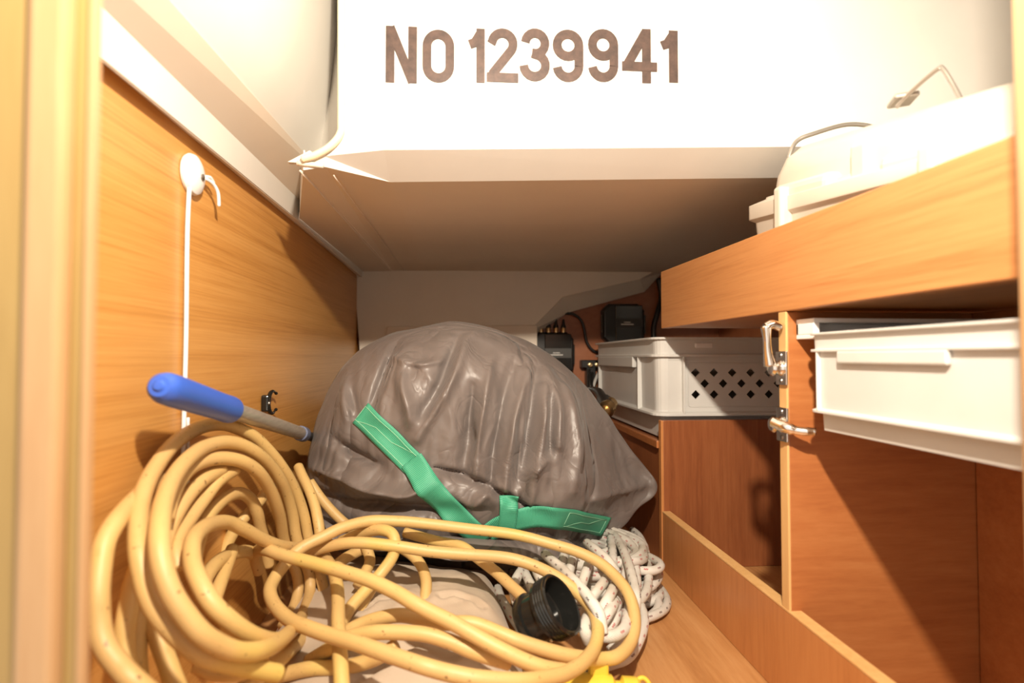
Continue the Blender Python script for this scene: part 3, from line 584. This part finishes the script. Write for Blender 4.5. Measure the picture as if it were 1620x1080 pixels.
for front in (1, 0):
    for i in range(NR + 1):
        r = i/NR; rr = math.sin(r*PI/2)
        for sx, sz in silc:
            x = CXZ[0] + (sx - CXZ[0])*rr; z = CXZ[1] + (sz - CXZ[1])*rr; b = bulge(rr, x, z, front)
            if front:
                edge = 1 - rr**6; lowr = max(0, min(1, (.16 - z)/.1))
                y = YS - b - fold_h(x, z)*(.25 + .75*edge) + .55*max(0, x - .15)*edge
                nz = noise.noise(Vector((x*6.5, 1.1, z*4.5)))*.034*(1 - lowr) + noise.fractal(Vector((x*15, 3.1, z*6)), 1, 2, 4)*.007 + noise.fractal(Vector((x*46, 1.7, z*24)), 1, 2, 3)*.0013
                wx = noise.noise(Vector((x*7, 2, z*7)))*.05; wz = noise.noise(Vector((x*7, 8, z*7)))*.05; lft = max(0, min(1, (-.02 - x + (.2 - z)*.5)/.16))
                rv = (1 - abs(noise.noise(Vector(((x+wx)*19, 5, (z+wz)*6)))))**4*(1 - lft) + (1 - abs(noise.noise(Vector(((x+wx)*8, 6, (z+wz)*17)))))**4*lft
                rv2 = (1 - abs(noise.noise(Vector(((x+wx)*38, 2, (z+wz)*22)))))**5
                nz += .0055*rv + .0012*rv2
                y -= nz*edge; x += noise.noise(Vector((x*20, 9, z*20)))*.002*edge
            else: y = YS + b
            if rr > .93:
                wv = noise.noise(Vector((sx*22, 4, sz*22)))*.006*(rr-.93)/.07; x += (sx-CXZ[0])*wv*2; z += (sz-CXZ[1])*wv*2
            x = max(x, XL + .004); bv.append((x, y, max(z, .004)))
for f in (0, 1):
    o = f*(NR+1)*n
    for i in range(NR):
        for k in range(n):
            k2 = (k+1) % n
            bf.append((o+i*n+k, o+i*n+k2, o+(i+1)*n+k2, o+(i+1)*n+k))
bag = thing('sail_bag', 'large bulging grey nylon sail bag with green webbing handles, behind the yellow cable', 'bag', (.03, YS, 0))
me = bpy.data.meshes.new('bag_body'); me.from_pydata(bv, [], bf); bm = bmesh.new(); bm.from_mesh(me); bmesh.ops.remove_doubles(bm, verts=bm.verts, dist=2e-5); bmesh.ops.recalc_face_normals(bm, faces=bm.faces); bm.to_mesh(me)
bvh = BVHTree.FromBMesh(bm); bm.free()
for p in me.polygons: p.use_smooth = True
bag_o = keep(link('bag_body', me, BAG), bag); sm = bag_o.modifiers.new('smooth', 'SMOOTH'); sm.factor = .5; sm.iterations = 3
def on_bag(x, z, off=.003):
    h = bvh.ray_cast(Vector((x, .3, z)), Vector((0, 1, 0)))
    return (Vector(h[0]) - Vector((0, off, 0))) if h[0] else None
def strap(name, pts, w, lift=.003, th=.0016, stitched=()):
    c = catmull([(p[0], 0, p[2]) for p in pts], 8); V = []; UV = []; Ln = 0; NW = 6; ys = []
    rows = []
    for i, q in enumerate(c):
        a = c[max(i-1, 0)]; b = c[min(i+1, len(c)-1)]; d = (b-a); d.y = 0; d.normalize(); nrm = Vector((-d.z, 0, d.x))
        ww = w[0] + (w[1]-w[0])*i/(len(c)-1); row = []
        for k in range(NW + 1):
            s = (k/NW - .5)*ww; pt = q + nrm*s; hit = on_bag(pt.x, pt.z, 0); row.append((pt.x, hit.y if hit else None, pt.z))
        rows.append(row)
    flat = [y for r in rows for _, y, _ in r if y is not None]; my = sum(flat)/len(flat)
    Y = [[(y if y is not None else my) for _, y, _ in r] for r in rows]
    for _ in range(6):      # webbing is stiffer than the cloth: relax along its length
        Y = [[min(Y[i][k], (Y[max(i-1,0)][k] + Y[i][k] + Y[min(i+1,len(Y)-1)][k] + Y[i][max(k-1,0)] + Y[i][min(k+1,NW)])/5) for k in range(NW+1)] for i in range(len(Y))]
    F = []; L = 0
    for i, r in enumerate(rows):
        if i: L += (c[i]-c[i-1]).length
        for k, (x, _, z) in enumerate(r): V.append((x, Y[i][k] - lift, z)); UV.append((k/NW, L))
    for i in range(len(rows)-1):
        for k in range(NW): F.append((i*(NW+1)+k, i*(NW+1)+k+1, (i+1)*(NW+1)+k+1, (i+1)*(NW+1)+k))
    o = keep(new_mesh(name, V, F, WEB, None, True, UV), bag); m = o.modifiers.new('solid', 'SOLIDIFY'); m.thickness = th; m.offset = 0
    for (i0, i1) in stitched:
        a, b = int(i0*(len(rows)-1)), int(i1*(len(rows)-1)); g = lambda i, k: (rows[i][k][0], Y[i][k] - lift - th*.8, rows[i][k][2])
        path = [g(i, 1) for i in range(a, b+1)] + [g(b, k) for k in range(2, 6)] + [g(i, 5) for i in range(b, a-1, -1)] + [g(a, k) for k in range(4, 1, -1)]
        t = Tubes(); t.add(path, .0006, 5, True); t.add([g(a + (b-a)*j//8, 1 + round(4*j/8)) for j in range(9)], .0006, 5); s_ = t.build('stitching', GTHREAD); s_.parent = o
    return o
strap('webbing_strap', [(-0.1875,1.03,0.3475),(-0.1356,1.0,0.3064),(-0.0829,0.98,0.2595)], (.044,.040), .003, stitched=((.06,.94),))
strap('webbing_strap', [(-0.0936,0.98,0.2736),(-0.053,0.98,0.2196),(-0.0154,0.98,0.1762),(0.0308,0.98,0.1292)], (.040,.040), .006)
strap('webbing_strap', [(0.0333,0.99,0.1432),(0.0661,0.99,0.1641),(0.1211,0.99,0.1738),(0.1728,1.0,0.1612),(0.2302,1.03,0.1287),(0.278,1.07,0.1036)], (.036,.043), .004, stitched=((.60,.97),))
strap('webbing_tab', [(0.0687,0.98,0.2142),(0.0687,0.98,0.1851),(0.0654,0.98,0.1476)], (.031,.030), .012)
sp = []
for p in catmull([(-0.0564,1.0,0.2619),(-0.0269,1.0,0.2549),(0.0225,1.0,0.2333),(0.0667,1.0,0.2073),(0.1112,1.0,0.1845),(0.1631,1.01,0.1641)], 8):
    q = on_bag(p[0], p[2], .0008)
    if q: sp.append(q)
t = Tubes()
for i in range(0, len(sp) - 1): t.add([sp[i], sp[i].lerp(sp[i+1], .62)], .0007, 5)
keep(t.build('seam_stitching', THREAD), bag)
sp = [q for q in (on_bag(p[0], p[2], .0006) for p in catmull([(-0.1347,1.1,0.4655),(-0.1494,1.07,0.4274),(-0.1584,1.04,0.3916),(-0.1661,1.02,0.3616)], 6)) if q]
t = Tubes(); t.add(sp, .0005, 5); keep(t.build('pucker_seam', THREAD), bag)
# loose flap of the bag lying in front
def drape(name, poly_top, poly_bot, mat, parent, waves, nn=40, mm=10, th=.002):
    T = catmull(poly_top, nn//(len(poly_top)-1)); Bt = catmull(poly_bot, nn//(len(poly_bot)-1)); N = min(len(T), len(Bt)); V = []; F = []
    for i in range(N):
        for j in range(mm+1):
            s = j/mm; p = T[i].lerp(Bt[i], s); p = p + Vector((0, -.35, 1))*waves(i/(N-1), s); V.append(p)
    for i in range(N-1):
        for j in range(mm): F.append((i*(mm+1)+j, i*(mm+1)+j+1, (i+1)*(mm+1)+j+1, (i+1)*(mm+1)+j))
    o = new_mesh(name, V, F, mat, None, True); m = o.modifiers.new('solid', 'SOLIDIFY'); m.thickness = th
    s_ = o.modifiers.new('ss', 'SUBSURF'); s_.levels = s_.render_levels = 1
    return keep(o, parent)
drape('bag_flap', [(-0.2776,1.08,0.1578),(-0.1537,1.02,0.1385),(-0.0429,1.0,0.1376),(0.0668,1.0,0.1306),(0.167,1.0,0.1172),(0.2163,1.02,0.1005)], [(-0.2356,1.0,0.138),(-0.1445,0.96,0.1256),(-0.0509,0.95,0.1183),(0.0425,0.95,0.1116),(0.128,0.96,0.1037),(0.1742,0.99,0.1071)], BAG, bag,
      lambda u, s: .008*math.sin(PI*s) + .007*math.sin(u*17 + s*3)*s + .012*math.exp(-((u-.82)/.06)**2)*math.sin(s*7), 40, 14)

# ------------------------------------------------------------ beige canvas sack under the cable
cs_edge = [(p[0], p[1]) for p in [(-0.2692,1.145,0.03),(-0.1181,1.0982,0.05),(0.0351,1.04,0.06),(0.0563,0.971,0.05),(0.0706,0.8469,0.04),(0.0762,0.763,0.03),(0.0413,0.6179,0.03),(-0.1164,0.611,0.03),(-0.2255,0.67,0.03),(-0.294,0.8963,0.03)]]
cs = [(q.x, q.y) for q in catmull([(a, b, 0) for a, b in cs_edge], 10, True)]; cc = (sum(a for a, _ in cs)/len(cs), sum(b for _, b in cs)/len(cs))
V = []; F = []; n = len(cs); NRR = 46
CREASE = [[(p[0], p[1]) for p in catmull(L, 4)] for L in ([(-0.1447,0.8203,0.085),(-0.1271,0.8474,0.085),(-0.105,0.8521,0.085),(-0.0855,0.84,0.085)], [(-0.0358,0.8413,0.09),(-0.0158,0.8484,0.09),(0.0054,0.8371,0.085),(0.0204,0.8128,0.08)], [(-0.1276,0.6666,0.08),(-0.0883,0.69,0.08),(-0.0605,0.709,0.08),(-0.0142,0.6911,0.08)], [(-0.1218,0.7138,0.08),(-0.0963,0.6947,0.08),(-0.0758,0.7102,0.08)], [(-0.0379,0.7147,0.08),(0.0008,0.7043,0.08),(0.0394,0.7059,0.07)])]
for i in range(NRR + 1):
    r = i/NRR
    for a, b in cs:
        x = cc[0] + (a-cc[0])*r; y = cc[1] + (b-cc[1])*r; z = .092*max(0, 1 - r**5)**.55
        z += (noise.fractal(Vector((x*9, y*9, .3)), 1, 2, 3)*.010 + noise.fractal(Vector((x*28, y*28, 7)), 1, 2, 3)*.003)*(1 - r**4)
        for cr in CREASE:
            d = min(seg_d((x, y), cr[k], cr[k+1])[0] for k in range(len(cr)-1)); z -= .007*math.exp(-(d/.005)**2); z += .004*math.exp(-((d-.012)/.008)**2)
        V.append((x, y, max(z, .001)))
for i in range(NRR):
    for k in range(n): F.append((i*n+k, i*n+(k+1) % n, (i+1)*n+(k+1) % n, (i+1)*n+k))
F.append(tuple(NRR*n + k for k in range(n)))
sack = new_mesh('canvas_sack', V, F, CANVAS, None, True); tag(sack, 'crumpled beige canvas sack lying flat on the floor under the yellow cable', 'sack')

# ------------------------------------------------------------ rope hank
rope = thing('mooring_rope', 'white braided rope with red and black flecks, coiled in a heap on the floor', 'rope', [(0.1977,1.0147,0.0)][0])
RR = .0078; t = Tubes(); o_ = random.Random(3)
RS = [[(0.1287,0.9489,0.118),(0.1458,0.8505,0.124),(0.1573,0.7934,0.124),(0.1649,0.7588,0.12),(0.1725,0.7403,0.108),(0.173,0.7286,0.09)], [(0.1731,1.0097,0.105),(0.1575,0.9371,0.112),(0.1464,0.9014,0.105)], [(0.1886,0.9953,0.105),(0.1699,0.9245,0.112),(0.1552,0.888,0.1)], [(0.2046,0.9448,0.108),(0.1834,0.8798,0.112),(0.1664,0.8439,0.098)],
      [(0.2209,0.8906,0.1),(0.1964,0.8378,0.106),(0.1767,0.8172,0.095),(0.1717,0.8335,0.07)], [(0.2248,0.8629,0.098),(0.2004,0.8046,0.104),(0.1827,0.7875,0.09)], [(0.214,0.8219,0.09),(0.1916,0.7733,0.096),(0.1782,0.7685,0.08)], [(0.2942,1.1323,0.09),(0.2797,1.0233,0.1),(0.2623,0.9142,0.105),(0.2478,0.8314,0.095),(0.2435,0.8238,0.07)],
      [(0.2816,1.1132,0.09),(0.259,1.0106,0.098),(0.2403,0.9344,0.09),(0.2304,0.9206,0.07)], [(0.3666,1.2562,0.06),(0.3656,1.1877,0.062),(0.3399,1.0654,0.062),(0.3065,0.958,0.058),(0.2827,0.9207,0.05),(0.2595,0.9058,0.045)], [(0.2815,0.9377,0.045),(0.2796,0.9042,0.04),(0.2732,0.8742,0.034),(0.2531,0.8347,0.028),(0.227,0.8003,0.022),(0.1973,0.794,0.016),(0.1616,0.786,0.014)],
      [(0.1689,0.7394,0.085),(0.1779,0.732,0.085),(0.193,0.7358,0.085),(0.2102,0.7553,0.085),(0.2271,0.8026,0.08),(0.247,0.8833,0.06)], [(0.093,0.9736,0.085),(0.0783,0.9148,0.092),(0.071,0.8756,0.092),(0.0731,0.8333,0.088),(0.0869,0.8329,0.075)], [(0.053,1.0095,0.04),(0.0555,0.9577,0.045),(0.0632,0.9164,0.045),(0.0754,0.8809,0.038),(0.0893,0.8471,0.03)],
      [(0.2152,1.0254,0.11),(0.2185,0.9543,0.118),(0.2277,0.9173,0.115),(0.2386,0.9077,0.1)], [(0.3313,1.1817,0.07),(0.3129,1.0729,0.078),(0.2915,0.9772,0.078),(0.2792,0.9294,0.065)], [(0.3118,1.1593,0.08),(0.2841,1.0223,0.09),(0.2626,0.938,0.088),(0.2519,0.919,0.07)], [(0.1155,0.99,0.1),(0.1105,0.9042,0.105),(0.1181,0.8712,0.098)], [(0.0972,0.9724,0.08),(0.0997,0.898,0.088),(0.1081,0.8695,0.08)],
      [(0.1649,0.7792,0.09),(0.151,0.7333,0.095),(0.1562,0.7308,0.08)], 
      [(0.2537,0.8719,0.055),(0.2294,0.821,0.06),(0.215,0.7858,0.055),(0.194,0.7731,0.045)], [(0.1389,1.0862,0.09),(0.1437,0.9574,0.1),(0.1384,0.8893,0.1),(0.1272,0.8674,0.085)], [(0.2281,0.8503,0.07),(0.2055,0.7931,0.078),(0.1874,0.7711,0.07)], [(0.2452,0.8945,0.08),(0.2175,0.8246,0.086),(0.2015,0.7987,0.08)]]
for s in RS: t.add(catmull(s, 7), RR, 10, voff=o_.random())
hc = Vector([(0.2089,1.054,0.0)][0])
for k in range(30):        # the loops of the hank underneath
    lay = k % 6; a = .085 + o_.random()*.045 - lay*.006; b = .115 + o_.random()*.055 - lay*.007; ph = .5 + o_.uniform(-.35, .35); cx_, cy_ = hc.x + .012 + o_.uniform(-.022, .022), hc.y + .045 + o_.uniform(-.03, .03); z = .010 + lay*.0155
    t.add(catmull([(cx_ + a*math.cos(q)*math.cos(ph) - b*math.sin(q)*math.sin(ph), cy_ + a*math.cos(q)*math.sin(ph) + b*math.sin(q)*math.cos(ph), z + o_.uniform(-.004, .006)) for q in [2*PI*i/10 for i in range(10)]], 5, True), RR, 9, True, voff=o_.random())
keep(t.build('rope_coil', ROPE), rope)

# ------------------------------------------------------------ yellow power cable
cable = thing('power_cable', 'long yellow rubber-sheathed power cable looped against the left wall and across the bag', 'cable', (-.2, .8, 0))
CR = .0084; t = Tubes()
ST = [
 [(-0.3249,0.63,0.3185),(-0.3152,0.58,0.3125),(-0.308,0.545,0.3076),(-0.3006,0.515,0.3025),(-0.299,0.5,0.2918),(-0.2961,0.49,0.2761),(-0.2915,0.48,0.2568),(-0.2871,0.475,0.2372),(-0.2801,0.47,0.2229),(-0.2671,0.465,0.21),(-0.2508,0.46,0.1978),(-0.23,0.47,0.1719),(-0.2041,0.5,0.1422)],
 [(-0.1806,0.57,0.142),(-0.1952,0.545,0.1602),(-0.2066,0.52,0.179),(-0.2186,0.5,0.1963),(-0.2303,0.49,0.2136),(-0.2424,0.485,0.2316),(-0.256,0.49,0.247),(-0.2681,0.5,0.2634),(-0.2774,0.51,0.2816),(-0.2892,0.53,0.2973),(-0.3015,0.555,0.3083),(-0.3101,0.58,0.3209),(-0.3192,0.615,0.3326),(-0.3251,0.655,0.3464),(-0.3277,0.7,0.3557),(-0.3246,0.74,0.3598),(-0.3164,0.77,0.3578),(-0.3071,0.8,0.3474),(-0.2969,0.83,0.3311),(-0.2859,0.86,0.3047),(-0.2774,0.885,0.2786),(-0.2707,0.91,0.2494),(-0.2646,0.93,0.2171),(-0.2593,0.94,0.1874),(-0.2545,0.945,0.1557),(-0.2429,0.94,0.1219),(-0.2303,0.93,0.0954),(-0.2213,0.91,0.0767),(-0.2204,0.87,0.0655),(-0.2175,0.8,0.0704),(-0.215,0.72,0.0889),(-0.2154,0.66,0.1027),(-0.2232,0.62,0.1081),(-0.2391,0.6,0.1)],
 [(-0.2377,0.86,0.0724),(-0.2236,0.78,0.0925),(-0.2047,0.68,0.128),(-0.193,0.6,0.1557),(-0.1893,0.545,0.1765),(-0.1952,0.515,0.1908),(-0.2029,0.495,0.2059),(-0.2116,0.48,0.2232),(-0.2226,0.475,0.2414),(-0.2334,0.475,0.259),(-0.243,0.48,0.2773),(-0.2508,0.49,0.2927),(-0.2608,0.51,0.3036),(-0.2757,0.545,0.3138),(-0.2905,0.59,0.3245),(-0.3011,0.64,0.3343),(-0.3051,0.69,0.3407),(-0.3011,0.73,0.3406),(-0.2934,0.765,0.3321),(-0.2843,0.8,0.3147),(-0.2791,0.84,0.2891),(-0.2752,0.87,0.2629),(-0.2741,0.9,0.2315),(-0.2722,0.92,0.1982),(-0.2699,0.93,0.1647),(-0.2613,0.935,0.1291),(-0.2489,0.93,0.1029),(-0.2436,0.915,0.0792),(-0.2377,0.86,0.0724)],
 [(-0.3015,0.6,0.2823),(-0.3056,0.62,0.3027),(-0.3084,0.645,0.3158),(-0.3096,0.67,0.322),(-0.3057,0.7,0.3243),(-0.2969,0.735,0.3195),(-0.2868,0.765,0.3084),(-0.2797,0.795,0.2892),(-0.278,0.83,0.2609),(-0.2779,0.86,0.2303),(-0.2808,0.89,0.1971),(-0.2836,0.915,0.1609),(-0.2773,0.93,0.1264),(-0.2674,0.93,0.1034),(-0.2638,0.925,0.0807),(-0.2638,0.9,0.0632),(-0.2662,0.86,0.0553)],
 [(-0.3034,0.6,0.2522),(-0.3088,0.62,0.2651),(-0.31,0.64,0.2792),(-0.3112,0.67,0.2923),(-0.309,0.7,0.3022),(-0.3063,0.74,0.3054)], [(-0.2885,0.6,0.233),(-0.2955,0.61,0.2474),(-0.3022,0.63,0.2566),(-0.3068,0.66,0.2654),(-0.3087,0.7,0.2793),(-0.3057,0.73,0.2935),(-0.3013,0.77,0.2995)],
 [(-0.2061,0.66,0.1307),(-0.1998,0.6,0.1591),(-0.2057,0.565,0.1824),(-0.217,0.545,0.2055),(-0.2307,0.54,0.224),(-0.2465,0.55,0.2404),(-0.2615,0.57,0.2504),(-0.275,0.6,0.2603),(-0.2843,0.64,0.2605),(-0.2897,0.68,0.2551),(-0.2898,0.72,0.2451),(-0.2832,0.75,0.2284),(-0.2728,0.79,0.2021),(-0.2635,0.82,0.1845),(-0.2548,0.86,0.1676),(-0.245,0.9,0.1542)],
 [(-0.302,0.66,0.2114),(-0.3112,0.69,0.2281),(-0.3171,0.725,0.2473),(-0.3187,0.76,0.2567),(-0.3168,0.79,0.2607),(-0.3128,0.82,0.2569),(-0.3083,0.845,0.2419),(-0.3046,0.86,0.219),(-0.3051,0.875,0.1927),(-0.3026,0.89,0.1627),(-0.301,0.9,0.128)], [(-0.3077,0.93,0.2427),(-0.3113,0.91,0.2336),(-0.3181,0.88,0.2194),(-0.3284,0.86,0.2058),(-0.34,0.85,0.183),(-0.3476,0.84,0.1554)],
 [(-0.2929,0.66,0.187),(-0.3002,0.69,0.1924),(-0.3051,0.73,0.1942),(-0.307,0.78,0.1872),(-0.3025,0.82,0.1769),(-0.3056,0.86,0.1562)], [(-0.2855,0.67,0.1652),(-0.2914,0.7,0.1744),(-0.3001,0.74,0.182),(-0.3071,0.78,0.1937)],
 [(-0.293,1.02,0.255),(-0.2808,1.0,0.2437),(-0.2647,0.98,0.2265),(-0.2499,0.96,0.2052),(-0.2375,0.94,0.1789),(-0.2308,0.93,0.1498),(-0.2232,0.92,0.1235)], [(-0.2761,1.03,0.2264),(-0.2538,1.02,0.1998),(-0.2276,1.01,0.1747),(-0.1976,1.0,0.1521),(-0.1686,0.98,0.1426)],
 [(-0.3,0.86,0.1334),(-0.302,0.85,0.1551),(-0.2899,0.825,0.1766),(-0.2686,0.8,0.1844),(-0.2464,0.785,0.183),(-0.2105,0.765,0.1808),(-0.1628,0.735,0.1791),(-0.1188,0.71,0.1749),(-0.0851,0.69,0.1675),(-0.0637,0.675,0.1613),(-0.0412,0.665,0.1534),(-0.0185,0.655,0.1464),(0.0028,0.645,0.1384),(0.0313,0.635,0.1263),(0.0594,0.63,0.1141),(0.0839,0.63,0.1042),(0.1101,0.64,0.0936)],
 # the long double loop across the front
 [(-0.1685,0.72,0.0977),(-0.1474,0.72,0.1091),(-0.1269,0.72,0.1183),(-0.1071,0.715,0.126),(-0.0829,0.71,0.1312),(-0.0588,0.705,0.1296),(-0.0272,0.695,0.127),(0.0068,0.69,0.1273),(0.0412,0.685,0.1158),(0.0612,0.68,0.1093),(0.0996,0.68,0.096),(0.1309,0.685,0.0855),(0.1637,0.7,0.0741),(0.1869,0.71,0.0711),(0.2094,0.735,0.0718),(0.2245,0.76,0.0823),(0.2302,0.785,0.0964),(0.2285,0.81,0.1098),(0.2189,0.84,0.1202),(0.2,0.865,0.1323),(0.1697,0.885,0.1426),(0.1322,0.9,0.1504),(0.0738,0.91,0.1636),(-0.0003,0.91,0.1743),(-0.0732,0.905,0.1863),(-0.1117,0.9,0.1915),(-0.1495,0.89,0.1952),(-0.184,0.87,0.1923),(-0.2078,0.855,0.1845),(-0.2366,0.84,0.1729),(-0.253,0.82,0.1573),(-0.2599,0.8,0.1461),(-0.2572,0.775,0.1393),(-0.2409,0.745,0.1336),(-0.2132,0.71,0.1312),(-0.1835,0.68,0.1344),(-0.1513,0.655,0.1359),(-0.1183,0.63,0.1387),(-0.0886,0.61,0.1383),(-0.0503,0.59,0.135),(-0.031,0.585,0.1312),(-0.01,0.58,0.128),(0.0159,0.58,0.1226),(0.0557,0.59,0.1134),(0.0825,0.61,0.1037),(0.11,0.635,0.0949),(0.136,0.665,0.0905),(0.1567,0.7,0.0897),(0.1676,0.73,0.0983),(0.1669,0.76,0.1077),(0.1513,0.79,0.1194),(0.1279,0.81,0.1325),(0.0931,0.83,0.144),(0.0561,0.84,0.1516),(0.0035,0.85,0.1541),(-0.053,0.85,0.1602),(-0.1089,0.85,0.1699),(-0.1616,0.855,0.1742),(-0.201,0.865,0.1674),(-0.2317,0.875,0.1556),(-0.259,0.9,0.1354)],
 [(-0.2261,0.9,0.1518),(-0.2117,0.88,0.1449),(-0.1922,0.84,0.1422),(-0.1748,0.79,0.139),(-0.1642,0.75,0.1329),(-0.1552,0.71,0.1269),(-0.1437,0.665,0.1181),(-0.1368,0.64,0.1101),(-0.131,0.62,0.0963)],
 [(-0.1994,0.93,0.153),(-0.1759,0.91,0.1666),(-0.1484,0.89,0.1798),(-0.1263,0.875,0.1857),(-0.1109,0.865,0.1818),(-0.1059,0.855,0.1691),(-0.1097,0.85,0.1526),(-0.1244,0.84,0.1339),(-0.1431,0.82,0.1174),(-0.1582,0.8,0.1047),(-0.1656,0.78,0.0929),(-0.1693,0.75,0.087)], [(-0.1292,0.86,0.122),(-0.1412,0.85,0.1052),(-0.1535,0.83,0.0872),(-0.1591,0.81,0.0746)],
 [(-0.111,0.92,0.1481),(-0.0886,0.915,0.1353),(-0.0716,0.9,0.1225),(-0.0616,0.87,0.1106),(-0.061,0.85,0.0963),(-0.0639,0.83,0.0815),(-0.0684,0.8,0.0717)], [(-0.1601,0.92,0.1493),(-0.1525,0.91,0.1368),(-0.1498,0.9,0.1286),(-0.1529,0.88,0.1217),(-0.1602,0.86,0.1082)], [(-0.1648,0.93,0.1402),(-0.1776,0.92,0.137),(-0.1899,0.9,0.1345),(-0.1995,0.88,0.1296)],
 [(-0.1035,0.96,0.1556),(-0.0485,0.94,0.1461),(-0.0093,0.92,0.1435),(0.0155,0.9,0.1318),(0.0427,0.87,0.1207),(0.0635,0.84,0.1111),(0.0778,0.815,0.1054),(0.086,0.79,0.0991),(0.0886,0.775,0.0946)],
 [(-0.1909,0.72,0.0758),(-0.1674,0.7,0.0964),(-0.1459,0.685,0.1148),(-0.1277,0.68,0.123),(-0.1038,0.67,0.1305),(-0.0775,0.665,0.1319),(-0.0479,0.66,0.131),(-0.0185,0.655,0.1239),(0.0029,0.65,0.1164),(0.0249,0.65,0.1079),(0.0474,0.655,0.098)],
 [(-0.2542,0.7,0.0633),(-0.2146,0.7,0.0718),(-0.1815,0.69,0.0824),(-0.1579,0.685,0.0848),(-0.1353,0.68,0.088),(-0.1123,0.675,0.0962),(-0.0973,0.67,0.1046),(-0.0802,0.67,0.1153)],
 [(-0.3033,0.56,0.2539),(-0.3026,0.55,0.2432),(-0.301,0.54,0.2274),(-0.2983,0.53,0.2124),(-0.2962,0.525,0.1957),(-0.2893,0.52,0.1765),(-0.2817,0.52,0.1548)], [(-0.3025,0.57,0.2267),(-0.3025,0.56,0.2104),(-0.2995,0.55,0.1947),(-0.2936,0.54,0.1714),(-0.2893,0.54,0.1435)], [(-0.2922,0.56,0.1984),(-0.2801,0.55,0.1872),(-0.2707,0.545,0.1707),(-0.2603,0.54,0.1522),(-0.2507,0.54,0.1306)],
 [(-0.2701,0.6,0.1387),(-0.2517,0.6,0.1305),(-0.2272,0.6,0.1295),(-0.2094,0.62,0.1257)],
]
for s in ST: t.add(catmull(s, 7), CR, 14, voff=o_.random()*3)
keep(t.build('cable_sheath', CABLE), cable)
# black socket on the cable end
PC = [(0.0805,0.755,0.0956)][0]; pax = (.726, -.37, .58); mt = frame_to(pax, (PC[0]+.2, PC[1]-.8, PC[2]))
so = lathe('plug_socket', [(0,-.004),(.020,-.004),(.033,.0),(.035,.006),(.035,.011),(.031,.013),(.030,.030),(.0385,.034),(.0385,.038),(.0395,.039),(.0385,.041),(.0395,.043),(.0385,.045),(.0395,.047),(.0385,.049),(.0395,.051),(.0385,.053),(.0395,.056),(.0370,.058),(.0345,.057),(.0330,.030),(0,.028)], BLACK_G, cable, mt, 40)
lathe('socket_button', [(.0045,0),(.0045,.003),(0,.0035)], BRASS, so, mt @ frame_to((-.3,-1,0), (-.009,-.029,.022)), 14)
for pts in ([(.006,.010,.030),(.012,.014,.032),(.010,.020,.031),(.016,.024,.031)], [(-.004,-.010,.030),(-.008,-.014,.031),(-.012,-.012,.031)]):
    t = Tubes(); t.add(catmull(pts, 4), .0008, 5); w_ = t.build('loose_fibre', CRATE, so); w_.data.transform(mt)
# moulded yellow plug lying at the front
YPz = [(0.1596,0.7,0.0467)][0]
yp = thing('yellow_plug', 'moulded yellow plug lying on the floor in front of the rope', 'plug', YPz)
mt = frame_to((.96,-.1,-.05), (-.045,0,-.012)); lathe('plug_body', [(0,0),(.013,0),(.019,.006),(.024,.02),(.0255,.05),(.024,.062),(.018,.066),(.018,.072),(.0235,.075),(.0235,.092),(.020,.096),(0,.096)], YELLOW_P, yp, mt, 12)
bm = bmesh.new(); add_box(bm, (-.010,-.005,.0), (.014,.012,.026)); bm_obj('plug_latch', bm, YELLOW_P, yp, bevel=.004); tube('cap_tether', [(.045,.0,-.004),(.058,.004,.0),(.066,.0,-.008),(.062,-.008,-.022)], .003, YELLOW_P, yp)
# small things on the locker floor
b0 = box('wood_block', (-.012,-.02,0), (.012,.02,.012), WHITE, None, .003); b0.location = (.62, .80, 0); tag(b0, 'small white block on the cabinet bay floor beside the divider', 'block')
